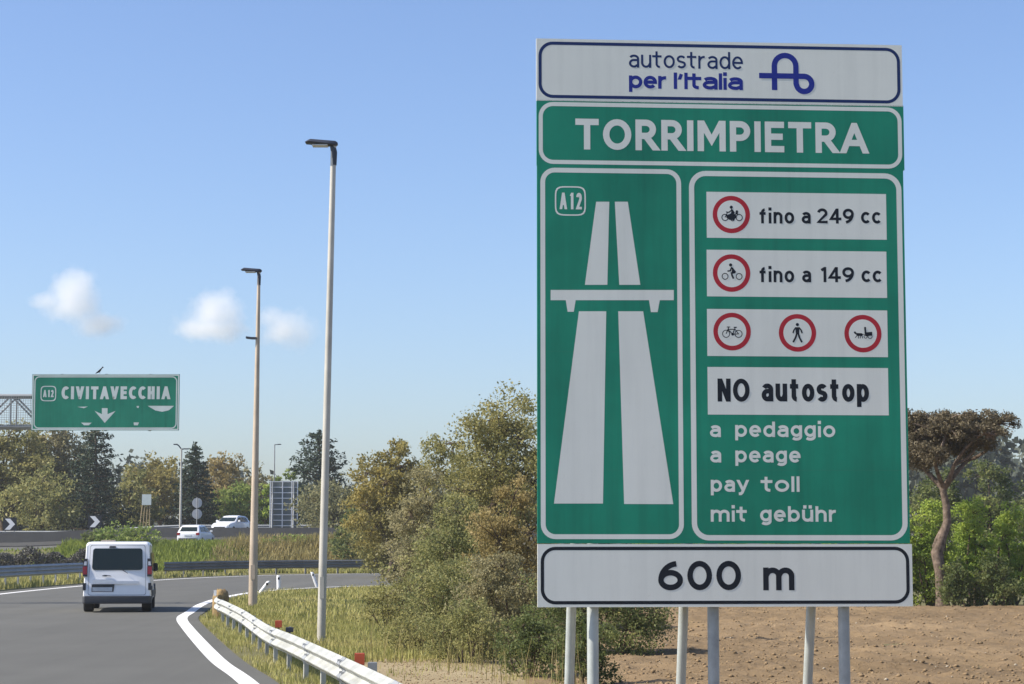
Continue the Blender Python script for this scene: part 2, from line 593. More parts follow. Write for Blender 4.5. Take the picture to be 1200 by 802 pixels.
def rounded(u0, v0, u1, v1, r, n=8):
    pts = []
    for cx, cy, a0 in ((u1 - r, v1 - r, 0), (u0 + r, v1 - r, 90), (u0 + r, v0 + r, 180), (u1 - r, v0 + r, 270)):
        for k in range(n + 1):
            a = R(a0 + 90 * k / n)
            pts.append((cx + r * math.cos(a), cy + r * math.sin(a)))
    return pts

def flat(mb, pts, d, mi=0, th=0.0):
    """a polygon on the face, d in front of it"""
    mb.face([(u, -d, v) for u, v in pts], mi)

def ring2(mb, outer_, inner_, d, mi=0):
    n = len(outer_)
    vs = [(u, -d, v) for u, v in outer_] + [(u, -d, v) for u, v in inner_]
    mb.add(vs, [(k, (k + 1) % n, n + (k + 1) % n, n + k) for k in range(n)], mi)

def border(mb, u0, v0, u1, v1, r, t, d, mi=0):
    ring2(mb, rounded(u0, v0, u1, v1, r), rounded(u0 + t, v0 + t, u1 - t, v1 - t, max(0.004, r - t)), d, mi)

def stroke(mb, pts, w, d, mi=0, closed=False, caps=('', '')):
    """a thick line"""
    P = [Vector((p[0], p[1])) for p in pts]
    n = len(P)
    L, Rr = [], []
    for i in range(n):
        a = P[(i - 1) % n] if (closed or i > 0) else P[i]
        b = P[(i + 1) % n] if (closed or i < n - 1) else P[i]
        e0, e1 = (P[i] - a), (b - P[i])
        t = (e0.normalized() + e1.normalized())
        t = t.normalized() if t.length > 1e-6 else e1.normalized()
        ed = e1 if e1.length > 1e-9 else e0
        c = max(0.55, abs(t.dot(ed.normalized())))
        nn = Vector((-t.y, t.x)) * w / 2 / c
        q = P[i]
        if not closed and i in (0, n - 1) and caps[0 if i == 0 else 1]:
            sg = -1 if i == 0 else 1
            if caps[0 if i == 0 else 1] == 'h':      # cut level, half a stroke further on
                q = q + t * sg * (w / 2 / max(0.4, abs(t.y)))
                nn = Vector((-math.copysign(1, t.y), 0)) * w / 2 / max(0.5, abs(t.y))
            else:
                q = q + t * sg * w / 2
        L.append(q + nn); Rr.append(q - nn)
    for i in range(n if closed else n - 1):
        j = (i + 1) % n
        e = d + 3e-5 * i
        mb.face([(p.x, -e, p.y) for p in (L[i], L[j], Rr[j], Rr[i])], mi)

def circ(cx, cy, r, n=28, a0=0, a1=360):
    m = n if a1 - a0 >= 360 else n + 1
    return [(cx + r * math.cos(R(a0 + (a1 - a0) * k / n)), cy + r * math.sin(R(a0 + (a1 - a0) * k / n))) for k in range(m)]

def arc(cx, cy, rx, ry, a0, a1, n=12):
    return [(cx + rx * math.cos(R(a0 + (a1 - a0) * k / n)), cy + ry * math.sin(R(a0 + (a1 - a0) * k / n))) for k in range(n + 1)]
def ell(cx, cy, rx, ry):
    return ('o', arc(cx, cy, rx, ry, 0, 360, 28)[:-1])
X_ = 0.72
SIX = [arc(0.28, 0.31, 0.28, 0.31, 0, 360, 28)[:-1], arc(0.50, 0.31, 0.50, 0.69, 180, 96, 10)]
GLYPH = {      # letter: width, strokes along their middle lines; 0 the foot, 1 the height of the capitals
 'a': (0.48, [arc(0.24, 0.52, 0.24, 0.20, 155, 0, 10) + [(0.48, 0.0)], [(0.48, 0.43), (0.26, 0.43)] + arc(0.23, 0.215, 0.23, 0.215, 90, 270, 12) + [(0.30, 0.0), (0.48, 0.13)]]),
 'b': (0.52, [[(0, 1), (0, 0)], ell(0.26, 0.36, 0.26, 0.36)]),
 'c': (0.46, [arc(0.27, 0.36, 0.27, 0.36, 42, 318, 22)]),
 'd': (0.52, [[(0.52, 1), (0.52, 0)], ell(0.26, 0.36, 0.26, 0.36)]),
 'e': (0.52, [[(0.02, 0.36), (0.52, 0.36)] + arc(0.26, 0.36, 0.26, 0.36, 4, 318, 26)]),
 'f': (0.34, [[(0.13, 0), (0.13, 0.80)] + arc(0.32, 0.80, 0.19, 0.20, 170, 92, 8), [(-0.10, 0.70), (0.38, 0.70)]]),
 'g': (0.50, [ell(0.25, 0.37, 0.25, 0.35), [(0.50, 0.72), (0.50, -0.06)] + arc(0.25, -0.06, 0.25, 0.22, 0, -145, 12)]),
 'h': (0.48, [[(0, 1), (0, 0)], [(0.0, 0.46)] + arc(0.25, 0.46, 0.23, 0.26, 160, 0, 12) + [(0.48, 0)]]),
 'i': (0.0, [[(0, 0.66), (0, 0)], ('.', (0, 1.07))]),
 'l': (0.0, [[(0, 1), (0, 0)]]),
 'm': (0.84, [[(0, 0.72), (0, 0)], [(0.0, 0.48)] + arc(0.22, 0.48, 0.20, 0.24, 160, 0, 10) + [(0.42, 0)], [(0.42, 0.48)] + arc(0.64, 0.48, 0.20, 0.24, 160, 0, 10) + [(0.84, 0)]]),
 'n': (0.48, [[(0, 0.72), (0, 0)], [(0.0, 0.46)] + arc(0.25, 0.46, 0.23, 0.26, 160, 0, 12) + [(0.48, 0)]]),
 'o': (0.54, [ell(0.27, 0.36, 0.27, 0.36)]),
 'p': (0.52, [[(0, 0.72), (0, -0.28)], ell(0.26, 0.36, 0.26, 0.36)]),
 'r': (0.30, [[(0, 0.72), (0, 0)], [(0.0, 0.44)] + arc(0.28, 0.44, 0.26, 0.27, 165, 80, 8)]),
 's': (0.42, [arc(0.21, 0.54, 0.21, 0.18, 30, 230, 12) + arc(0.21, 0.18, 0.21, 0.18, 50, -150, 12)]),
 't': (0.38, [[(0.14, 0.96), (0.14, 0.19)] + arc(0.33, 0.19, 0.19, 0.19, 190, 272, 8), [(-0.12, 0.70), (0.44, 0.70)]]),
 'u': (0.48, [[(0.48, 0.72), (0.48, 0)], [(0, 0.72), (0, 0.26)] + arc(0.23, 0.26, 0.23, 0.26, 180, 340, 12) + [(0.48, 0.26)]]),
 'y': (0.52, [[(0, 0.72), (0.27, 0.02)], [(0.52, 0.72), (0.22, -0.16), (0.14, -0.26), (0.0, -0.27)]]),
 "'": (0.06, [[(0.06, 1.02), (0.0, 0.72)]]),
 'A': (0.76, [[(0, 0), (0.36, 1.0), (0.40, 1.0), (0.76, 0)], [(0.13, 0.30), (0.63, 0.30)]]),
 'C': (0.62, [arc(0.40, 0.5, 0.40, 0.5, 48, 312, 24)]),
 'E': (0.48, [[(0.48, 1), (0, 1), (0, 0), (0.48, 0)], [(0, 0.51), (0.43, 0.51)]]),
 'H': (0.56, [[(0, 1), (0, 0)], [(0.56, 1), (0.56, 0)], [(0, 0.5), (0.56, 0.5)]]),
 'I': (0.0, [[(0, 1), (0, 0)]]),
 'M': (0.80, [[(0, 0), (0, 1), (0.06, 1), (0.40, 0.32), (0.74, 1), (0.80, 1), (0.80, 0)]]),
 'N': (0.56, [[(0, 0), (0, 1), (0.05, 1), (0.51, 0), (0.56, 0), (0.56, 1)]]),
 'O': (0.80, [ell(0.40, 0.5, 0.40, 0.5)]),
 'P': (0.52, [[(0, 0), (0, 1), (0.26, 1)] + arc(0.26, 0.72, 0.26, 0.28, 90, -90, 14)[1:] + [(0.0, 0.44)]]),
 'R': (0.56, [[(0, 0), (0, 1), (0.27, 1)] + arc(0.27, 0.73, 0.25, 0.27, 90, -90, 14)[1:] + [(0.0, 0.46)], [(0.26, 0.46), (0.57, 0)]]),
 'T': (0.62, [[(0, 1), (0.62, 1)], [(0.31, 1), (0.31, 0)]]),
 'V': (0.68, [[(0, 1), (0.32, 0), (0.36, 0), (0.68, 1)]]),
 '0': (0.56, [ell(0.28, 0.5, 0.28, 0.5)]),
 '1': (0.22, [[(0.0, 0.84), (0.20, 1.0), (0.22, 1.0), (0.22, 0)]]),
 '2': (0.52, [arc(0.26, 0.72, 0.26, 0.28, 168, -22, 14) + [(0.0, 0.0), (0.52, 0.0)]]),
 '4': (0.56, [[(0.42, 0), (0.42, 1), (0.38, 1), (0.0, 0.27), (0.60, 0.27)]]),
 '6': (0.56, [('o', SIX[0]), SIX[1]]),
 '9': (0.56, [('o', [(0.56 - x, 1 - y) for x, y in SIX[0]]), [(0.56 - x, 1 - y) for x, y in SIX[1]]]),
}
GLYPH['ü'] = (0.48, GLYPH['u'][1] + [('.', (0.08, 1.06)), ('.', (0.40, 1.06))])

def text(mb, s, u0, u1, vb, vcap, d, weight=0.17, gap=0.12, mi=0):
    """sign lettering from u0 to u1: feet on vb, capitals up to vcap, strokes weight high"""
    h = vcap - vb
    w = weight * h
    tot = sum(GLYPH[c][0] for c in s)
    g = gap * h
    n = len(s)
    k = (u1 - u0 - n * w - (n - 1) * g) / max(1e-6, tot) if tot else 1.0
    x = u0 + w / 2
    d0 = d
    for c in s:
        W, strokes = GLYPH[c]
        T = lambda p: (x + p[0] * k, vb + w / 2 + p[1] * (h - w))
        for j, st in enumerate(strokes):
            dd = d0 + 0.00012 * j
            if st[0] == '.':
                p = T(st[1]); q = w * 0.56
                flat(mb, [(p[0] - q, p[1] - q), (p[0] + q, p[1] - q), (p[0] + q, p[1] + q), (p[0] - q, p[1] + q)], dd, mi)
            elif st[0] == 'o':
                stroke(mb, [T(p) for p in st[1]], w, dd, mi, True)
            else:
                caps = []
                for e, nb in ((st[0], st[1]), (st[-1], st[-2])):
                    vert = abs(e[1] - nb[1]) > abs(e[0] - nb[0]) * 0.8
                    if vert and min(abs(e[1] - q) for q in (0, 1, 0.72, 0.66, -0.28, 0.96)) < 0.005: caps.append('h')
                    elif not vert and c in 'TE24' and abs(e[1] - nb[1]) < 1e-6: caps.append('x')
                    else: caps.append('')
                stroke(mb, [T(p) for p in st], w, dd, mi, False, caps)
        x += W * k + w + g

YL = 16.5
bl = at(630, 710.5, YL)
tl = at(629, 45, YL)
hh = tl.z - bl.z
lo_, hi_ = 16.0, 18.5
for _ in range(40):
    mid = (lo_ + hi_) / 2
    if at(1058, 55, mid).z - at(1070, 711.5, mid).z < hh: lo_ = mid
    else: hi_ = mid
br = at(1070, 711.5, (lo_ + hi_) / 2)
S = Face2D(bl, br)
gz = 0.0
sign = empty('motorway_sign', (bl.x, bl.y, gz), S.rot)
tag(sign, 'tall green and white motorway entrance sign headed with the town name Torrimpietra', 'road sign')
ZB = bl.z - gz

def suv(px, py):
    u, v = S.uv(px, py)
    return u, v + ZB
def sbox(px0, py0, px1, py1):
    a, b = suv(px0, py0), suv(px1, py1)
    return a[0], b[1], b[0], a[1]           # u0, v0, u1, v1
PXM = (br - bl).length / 440.0              # metres per photo pixel on the sign face

def panel(name, px0, pyt, px1, pyb, mat, label=None):
    """one sheet of the sign with folded edges; origin stays that of the sign"""
    u0, v0, u1, v1 = sbox(px0, pyt, px1, pyb)
    mb = MB()
    mb.box(((u0 + u1) / 2, 0.0125, (v0 + v1) / 2), (u1 - u0, 0.025, v1 - v0), 0)
    for k in range(2):                      # stiffening rails on the back
        mb.box(((u0 + u1) / 2, 0.04, v0 + (v1 - v0) * (0.25 + 0.5 * k)), ((u1 - u0) * 0.98, 0.03, 0.05), 1)
    mb.box(((u0 + u1) / 2, 0.0262, (v0 + v1) / 2), ((u1 - u0) * 0.995, 0.002, (v1 - v0) * 0.99), 1)
    o = mb.build(name, [mat, M['sign_back']], sign)
    if label: tag(o, label)
    return o, (u0, v0, u1, v1)

D1, D2, D3 = 0.0005, 0.0009, 0.0013
# top: the operator's plate
pan, (u0, v0, u1, v1) = panel('panel', 628.5, 45.2, 1058, 125.2, M['sign_white'], 'white top plate with blue lettering and looped emblem')
mb = MB(); border(mb, u0 + 2.5 * PXM, v0 + 3.5 * PXM, u1 - 2.5 * PXM, v1 - 3.5 * PXM, 17 * PXM, 3.8 * PXM, D1)
mb.build('border', M['sign_navy'], pan)
mb = MB()
a, b = suv(737, 79.3), suv(870.5, 61.5)
text(mb, 'autostrade', a[0], b[0], a[1], b[1], D1, 0.125, 0.11)
mb.build('lettering', M['sign_navy'], pan)
mb = MB()
a, b = suv(737, 103.6), suv(870.5, 86.6)
u_ = lambda x: suv(x, 95)[0]
for w_, xa, xb in (('per', 737, 782), ("l'Italia", 789.5, 870.5)):
    mb = MB()
    text(mb, w_, u_(xa), u_(xb), a[1], b[1], D1, 0.205, 0.07)
    mb.build('lettering', M['sign_blue'], pan)
def lg(x, y): return suv(x, y)
w = 6.6 * PXM
mb = MB()
cx, cyv = suv(921.2 - 1.2, 77.8)
ra_ = 13.0 * PXM
pts = [(cx - ra_, suv(908, 105.8)[1]), (cx - ra_, cyv)]
for k in range(1, 15):
    an = R(180 - 180 * k / 14)
    pts.append((cx + ra_ * math.cos(an), cyv + ra_ * math.sin(an)))
lc = suv(942.3, 98.6); lr = 9.2 * PXM
pts += [(cx + ra_, lc[1] + 0.2 * PXM)]
for k in range(1, 21):
    an = R(180 + 270 * k / 20)
    pts.append((lc[0] + lr * math.cos(an), lc[1] + lr * math.sin(an)))
pts += [(suv(889.5, 88)[0], lc[1] + lr)]
stroke(mb, pts, w, D1)
mb.build('emblem', M['sign_blue'], pan)
# the town name
pan, (u0, v0, u1, v1) = panel('panel', 628.8, 117.0, 1060, 199.6, M['sign_green'], 'green plate with the town name in white capitals')
mb = MB(); border(mb, u0 + 2.5 * PXM, v0 + 1.6 * PXM, u1 - 2.5 * PXM, v1 - 2.5 * PXM, 17 * PXM, 4.8 * PXM, D1)
mb.build('border', M['sign_white'], pan)
mb = MB()
a, b = suv(674.3, 175.2), suv(1016.5, 144.5)
text(mb, 'TORRIMPIETRA', a[0], b[0], a[1], b[1], D1, 0.205, 0.135)
mb.build('lettering', M['sign_white'], pan)
# the large green panel
pan, (u0, v0, u1, v1) = panel('panel', 629.3, 193.4, 1066.5, 637.0, M['sign_green'], 'large green panel with motorway symbol, bans and toll notice')
big = pan
mb = MB()
q = sbox(633.2, 196.5, 801.5, 632.0)
border(mb, *q, 17 * PXM, 5.6 * PXM, D1)
q = sbox(807.2, 200.2, 1064.0, 633.6)
border(mb, *q, 20 * PXM, 6.2 * PXM, D1)
mb.build('border', M['sign_white'], pan)
mb = MB()
for poly in ([(698.6,236.6),(714,236.6),(711.7,334),(685.4,334)], [(720.5,236.6),(735.7,236.6),(750.4,334),(725.7,334)],
             [(678.4,365),(710.4,365),(706.6,590.3),(649.2,590.3)], [(724.5,365),(753.7,365),(789,591),(731.4,590.8)],
             [(645.3,340),(789.6,340),(789.6,352),(645.3,352)], [(663.0,352),(674.6,352),(672.4,365.6),(665.2,365.6)], [(760.6,352),(773.2,352),(770.6,366),(762.8,366)]):
    flat(mb, [suv(*p) for p in poly], D1)
mb.build('motorway_symbol', M['sign_white'], pan)
mb = MB()
q = sbox(650.2, 218.2, 686.6, 253.2)
def bulge(u0, v0, u1, v1, s):
    pts = []
    for k in range(40):
        a = 2 * math.pi * k / 40 + 0.01
        ca, sa = math.cos(a), math.sin(a)
        e = 5.0
        rr = (abs(ca) ** e + abs(sa) ** e) ** (-1 / e)
        pts.append(((u0 + u1) / 2 + ca * rr * (u1 - u0) / 2 * s, (v0 + v1) / 2 + sa * rr * (v1 - v0) / 2 * s))
    return pts
ring2(mb, bulge(*q, 1.0), bulge(*q, 0.91), D1)
a, b = suv(656.0, 245.3), suv(681.8, 226.2)
text(mb, 'A12', a[0], b[0], a[1], b[1], D1, 0.155, 0.16)
mb.build('road_number', M['sign_white'], pan)

def field_plate(x0, y0, x1, y1):
    mb = MB()
    q = sbox(x0, y0, x1, y1)
    flat(mb, [(q[0], q[1]), (q[2], q[1]), (q[2], q[3]), (q[0], q[3])], D1)
    return mb
def words(ws, yb, yc, mat, d, weight=0.185, gap=0.14):
    for s, x0, x1 in ws:
        mb = MB()
        a, b = suv(x0, yb), suv(x1, yc)
        text(mb, s, a[0], b[0], suv((x0 + x1) / 2, yb)[1], suv((x0 + x1) / 2, yc)[1], d, weight, gap)
        mb.build('lettering', mat, big)

def roundel(px, py, draw, r=22.3):
    c = suv(px, py)
    r *= PXM
    mb = MB()
    ring2(mb, circ(c[0], c[1], r, 40), circ(c[0], c[1], r * 0.755, 40), D2, 0)
    flat(mb, circ(c[0], c[1], r * 0.755, 40), D2, 1)
    draw(mb, lambda x, y: (c[0] + x * r, c[1] + y * r), r)
    return mb.build('prohibition_roundel', [M['sign_red'], M['sign_white'], M['sign_black']], big)

_lay = [0]
def lay():
    _lay[0] = (_lay[0] + 1) % 24
    return D3 + 0.00006 * _lay[0]
def poly(mb, T, pts): flat(mb, [T(*p) for p in pts], lay(), 2)
def wheel(mb, T, x, y, r, w=0.045): ring2(mb, circ(*T(x, y), r[0] * r[1], 24), circ(*T(x, y), r[0] * r[1] - w * r[1], 24), lay(), 2)
def line(mb, T, pts, w, r): stroke(mb, [T(*p) for p in pts], w * r, lay(), 2)
def dot(mb, T, x, y, q, r): flat(mb, circ(*T(x, y), q * r, 14), lay(), 2)
def d_motorbike(mb, T, r):
    wheel(mb, T, -0.34, -0.16, (0.19, r)); wheel(mb, T, 0.42, -0.16, (0.19, r))
    poly(mb, T, [(-0.28, -0.04), (-0.10, 0.02), (0.22, 0.02), (0.30, -0.14), (0.10, -0.30), (-0.12, -0.28), (-0.26, -0.18)])
    wheel(mb, T, 0.06, -0.24, (0.12, r))
    line(mb, T, [(-0.34, -0.16), (-0.20, 0.12), (-0.28, 0.14)], 0.05, r)
    poly(mb, T, [(-0.02, 0.32), (0.06, 0.28), (0.18, 0.12), (0.16, 0.02), (-0.02, 0.04), (0.0, 0.16)])
    line(mb, T, [(0.0, 0.22), (-0.12, 0.12), (-0.26, 0.12)], 0.06, r)
    line(mb, T, [(0.08, 0.06), (-0.10, -0.02), (-0.06, -0.22)], 0.075, r)
    dot(mb, T, 0.0, 0.39, 0.085, r); dot(mb, T, 0.30, 0.16, 0.07, r)
    poly(mb, T, [(0.22, 0.12), (0.36, 0.10), (0.34, 0.0), (0.22, 0.0)])
def d_moped(mb, T, r):
    wheel(mb, T, -0.35, -0.18, (0.18, r)); wheel(mb, T, 0.40, -0.18, (0.18, r))
    poly(mb, T, [(-0.06, 0.34), (0.06, 0.30), (0.24, 0.06), (0.18, -0.02), (0.0, 0.06), (0.02, 0.18)])
    line(mb, T, [(-0.02, 0.26), (-0.06, 0.12), (-0.22, 0.10)], 0.075, r)
    line(mb, T, [(0.18, 0.03), (0.0, 0.0), (0.02, -0.12), (0.10, -0.30)], 0.095, r)
    dot(mb, T, -0.05, 0.43, 0.085, r)
def d_bicycle(mb, T, r):
    wheel(mb, T, -0.32, -0.12, (0.21, r), 0.04); wheel(mb, T, 0.34, -0.12, (0.21, r), 0.04)
    line(mb, T, [(-0.32, -0.12), (-0.18, 0.22)], 0.045, r)
    line(mb, T, [(-0.28, 0.24), (-0.10, 0.24)], 0.045, r)
    line(mb, T, [(-0.22, 0.12), (0.12, 0.12), (0.03, -0.14)], 0.045, r)
    line(mb, T, [(-0.21, 0.10), (0.03, -0.14), (0.34, -0.12), (0.14, 0.14)], 0.045, r)
    line(mb, T, [(0.03, -0.14), (0.17, 0.22)], 0.045, r)
    line(mb, T, [(0.09, 0.22), (0.25, 0.23)], 0.06, r)
    dot(mb, T, 0.03, -0.14, 0.075, r)
def d_walker(mb, T, r):
    dot(mb, T, 0.0, 0.44, 0.085, r)
    poly(mb, T, [(-0.11, 0.30), (0.11, 0.30), (0.09, -0.06), (-0.09, -0.06)])
    line(mb, T, [(-0.09, 0.28), (-0.19, 0.14), (-0.24, -0.02)], 0.075, r)
    line(mb, T, [(0.09, 0.28), (0.20, 0.14), (0.25, -0.02)], 0.075, r)
    line(mb, T, [(-0.03, -0.02), (-0.10, -0.24), (-0.24, -0.50)], 0.095, r)
    line(mb, T, [(0.04, -0.02), (0.10, -0.24), (0.23, -0.50)], 0.095, r)
def d_cart(mb, T, r):
    poly(mb, T, [(-0.46, 0.00), (-0.50, 0.08), (-0.42, 0.12), (-0.34, 0.03), (-0.06, 0.02), (0.0, -0.06), (-0.04, -0.13), (-0.30, -0.12), (-0.38, -0.04)])
    for a_ in ([(-0.30, -0.08), (-0.42, -0.22)], [(-0.26, -0.08), (-0.24, -0.26)], [(-0.06, -0.08), (-0.02, -0.25)], [(-0.10, -0.08), (-0.16, -0.25)]):
        line(mb, T, a_, 0.04, r)
    line(mb, T, [(-0.34, 0.0), (0.12, -0.04)], 0.03, r)
    poly(mb, T, [(0.08, 0.06), (0.50, 0.10), (0.50, -0.10), (0.14, -0.14)])
    wheel(mb, T, 0.14, -0.16, (0.10, r), 0.035); wheel(mb, T, 0.38, -0.15, (0.13, r), 0.035)
    line(mb, T, [(0.14, 0.06), (0.12, 0.26)], 0.10, r); dot(mb, T, 0.12, 0.30, 0.06, r)

for (x0, y0, x1, y1) in ((827.8, 224.9, 1039.2, 281.2), (828.0, 292.8, 1039.6, 349.4), (828.4, 362.2, 1040.6, 418.8), (829.0, 430.2, 1041.6, 487.0)):
    field_plate(x0, y0, x1, y1).build('white_field', M['sign_white'], big)
roundel(857.0, 251.6, d_motorbike)
roundel(857.3, 320.2, d_moped)
roundel(857.9, 388.8, d_bicycle)
roundel(934.5, 390.3, d_walker)
roundel(1011.2, 391.2, d_cart)
words([('fino', 890, 930.5), ('a', 939.5, 949.8), ('249', 957.6, 1000.4), ('cc', 1009, 1032)], 262.2, 244.6, M['sign_black'], D2)
words([('fino', 890, 930.5), ('a', 940, 950.3), ('149', 961, 1000.6), ('cc', 1009.6, 1033)], 331.0, 313.2, M['sign_black'], D2)
words([('NO', 841, 878.3), ('autostop', 892.6, 1018)], 470.9, 443.9, M['sign_black'], D2, 0.20, 0.10)
for ws, yb, yc in (([('a', 832, 844.6), ('pedaggio', 861.6, 978.6)], 512.4, 494.4), ([('a', 832.4, 845), ('peage', 861.8, 938)], 542.2, 524.2),
                   ([('pay', 833, 877), ('toll', 892.7, 936.8)], 576.6, 558.4), ([('mit', 833, 875.4), ('gebühr', 890.8, 980.6)], 611.6, 593.4)):
    words(ws, yb, yc, M['sign_white'], D1, 0.19, 0.15)
mb = MB()                                   # joints between the extruded strips show faintly
for y_ in (551.0,):
    a, b = suv(815, y_), suv(1056, y_)
    flat(mb, [(a[0], a[1]), (b[0], a[1]), (b[0], a[1] + 0.0022), (a[0], a[1] + 0.0022)], D1 * 0.5)
for x_, ya_, yb_ in ((937.0, 545, 560), (922.0, 204, 224), (716.0, 596, 630)):
    a, b = suv(x_, yb_), suv(x_, ya_)
    flat(mb, [(a[0], a[1]), (a[0] + 0.002, a[1]), (b[0] + 0.002, b[1]), (b[0], b[1])], D1 * 0.7)
for y_, xa_, xb_ in ((412.0, 640, 796), (551.0, 640, 796)):
    a, b = suv(xa_, y_), suv(xb_, y_)
    flat(mb, [(a[0], a[1]), (b[0], a[1]), (b[0], a[1] + 0.0016), (a[0], a[1] + 0.0016)], D1 * 0.4)
mb.build('panel_joint', M['seam'], big)
# the distance plate
pan, (u0, v0, u1, v1) = panel('panel', 630, 637.8, 1070, 710.8, M['sign_white'], 'white bottom plate giving the distance 600 m')
mb = MB(); border(mb, *sbox(633.6, 641.0, 1066.4, 707.6), 17 * PXM, 3.9 * PXM, D1)
mb.build('border', M['sign_black'], pan)
for s, x0, x1 in (('600', 771.4, 868.2), ('m', 894.5, 930.6)):
    mb = MB()
    a, b = suv(x0, 692.0), suv(x1, 657.4)
    text(mb, s, a[0], b[0], a[1], b[1], D1, 0.19, 0.15)
    mb.build('lettering', M['sign_black'], pan)
# six posts: three upright behind the panels, three leaning braces
ub, ut = -ZB * 0, sbox(630, 45, 1070, 711)[3]
for i, (px, bx) in enumerate(((696.5, 672.2), (838.5, 805.8), (992.5, 957.5))):
    u = suv(px, 711)[0]
    mb = MB()
    mb.tube([(u, 0.115, -0.4), (u, 0.115, ut - 0.06)], 0.047, 12)
    mb.box((u, 0.115, ut - 0.055), (0.11, 0.11, 0.012))
    for k in range(4):
        mb.box((u, 0.062, ZB + 0.25 + k * 1.2), (0.14, 0.012, 0.06))
    mb.build('post', M['steel'] if i == 0 else M['steel_blue'], sign, 40)
    ub_ = suv(bx, 711)[0] + 0.01
    mb = MB()
    mb.tube([(ub_ - 0.01, 0.72, -0.4), (ub_, 0.26, ZB - 0.01), (ub_ + 0.02, 0.10, ZB + 0.55)], 0.040, 10)
    mb.build('brace', M['steel'], sign, 40)

# ------------------------------------------------------------------ crash barriers
def w_beam(hc=0.155, dep=0.075, waves=2):
    """half profile of a waved beam: (out, up) about its middle"""
    pts = []
    for k in range(12 * waves + 1):
        t = -1 + 2 * k / (12 * waves)
        pts.append((dep * (0.5 - 0.5 * math.cos(math.pi * waves * (t + 1))), t * hc))
    return pts

def barrier(path, top, spacing, face, mat, z0=lambda p: 0.0, label='', cat='guardrail', name='guardrail', start_cap=True, post_h=None, post_w=(0.10, 0.06), hc=0.155, waves=2):
    """a steel beam on posts along path; face=+1 shows its waves to the right of travel, -1 to the left"""
    root = empty(name, (path[0].x, path[0].y, z0(path[0])))
    tag(root, label, cat)
    o = Vector(root.location)
    prof = w_beam(hc, 0.075, waves)
    n = len(path)
    vs, fs = [], []
    loops = []
    for i, p in enumerate(path):
        sd = side(path, i) * face
        zc = z0(p) + (top(i / (n - 1)) if callable(top) else top) - hc
        front = [Vector((p.x, p.y, zc)) + sd * (0.05 + a) + Vector((0, 0, b)) - o for a, b in prof]
        back = [Vector((p.x, p.y, zc)) + sd * (0.046 + a) + Vector((0, 0, b)) - o for a, b in reversed(prof)]
        loops.append(front + back)
    mb = MB()
    mb.loft(loops, 0)
    mb.build('beam', mat, root, 40)
    # overlapping splice plates with bolt heads
    if waves == 2:
        Ls = 0.0
        for i in range(n - 1):
            seg = (path[i + 1] - path[i]).length
            if int((Ls + seg) / 4.2) != int(Ls / 4.2):
                sl = MB()
                lp = []
                p0_, p1_ = path[i], path[i + 1]
                e_ = (p1_ - p0_).normalized()
                sd = side(path, i) * face
                for q in (-0.16, 0.16):
                    p = p0_ + e_ * q
                    zc = z0(p) + (top(i / (n - 1)) if callable(top) else top) - hc
                    lp.append([Vector((p.x, p.y, zc)) + sd * (0.054 + a) + Vector((0, 0, b * 1.01)) - o for a, b in prof] + [Vector((p.x, p.y, zc)) + sd * (0.048 + a) + Vector((0, 0, b * 1.01)) - o for a, b in reversed(prof)])
                sl.loft(lp)
                for q in (-0.1, 0.1):
                    for b in (-0.11, -0.03, 0.03, 0.11):
                        p = p0_ + e_ * q
                        sl.box(Vector((p.x, p.y, zc + b)) + sd * (0.058 + 0.075 * (0.5 - 0.5 * math.cos(2 * math.pi * (b / hc + 1)))) - o, (0.03, 0.03, 0.03))
                sl.build('splice', M['galv_far'], root, 40)
            Ls += seg
    # posts at even steps
    L = 0.0; nxt = 0.6; k = 0
    for i in range(n - 1):
        seg = (path[i + 1] - path[i]).length
        while nxt <= L + seg and k < 96:
            t = (nxt - L) / seg
            p = path[i].lerp(path[i + 1], t)
            sd = side(path, i) * face
            zt = z0(p) + (top((i + t) / (n - 1)) if callable(top) else top) - 0.07
            tt = Vector((-sd.y, sd.x, 0))
            rot = Matrix(((sd.x, tt.x, 0), (sd.y, tt.y, 0), (0, 0, 1)))
            mb = MB()
            zb = z0(p) - 0.3
            c = Vector((p.x, p.y, (zb + zt) / 2)) - sd * 0.05 - o
            # C-shaped post and its spacer
            mb.box(c, (0.006, post_w[0], zt - zb), 0, rot)
            for q in (-1, 1):
                mb.box(c + tt * q * (post_w[0] / 2 - 0.003) - sd * 0.033, (0.06, 0.006, zt - zb), 0, rot)
            mb.box(Vector((p.x, p.y, zt - 0.14)) - o + sd * 0.0, (0.085, 0.08, 0.18), 0, rot)
            mb.build('post', mat, root)
            nxt += spacing; k += 1
        L += seg
    return root

near_pts = [(-7.55, 53.2), (-7.15, 50.5), (-6.35, 46.5), (-5.35, 41.5), (-4.45, 36.6), (-3.82, 33.3), (-3.03, 29.8), (-1.40, 22.0), (-0.12, 15.5), (1.55, 7.0), (3.2, -2.0)]
near_path = catmull(near_pts, 0.5)
barrier(near_path, lambda t: 0.58 + 0.04 * smooth(0, 0.12, t), 2.1, 1, M['galv'],
        label='sunlit galvanised guardrail running beside the grass island to the lower edge')
left_path = offset(outer, -2.3)
k0 = min(range(len(outer)), key=lambda i: abs(outer[i].y - 44) + (0 if outer[i].x < 0 else 99))
k1 = min(range(len(outer)), key=lambda i: (outer[i] - Vector((-17.0, 110.5, 0))).length)
k2 = min(range(len(outer)), key=lambda i: (outer[i] - Vector((30, 132, 0))).length)
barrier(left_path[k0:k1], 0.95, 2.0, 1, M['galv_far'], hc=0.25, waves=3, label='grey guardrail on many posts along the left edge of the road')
barrier(left_path[k1 + 2:k2], 0.84, 2.4, 1, M['galv_dark'], hc=0.25, waves=3, label='shaded guardrail round the outside of the bend below the grass bank')
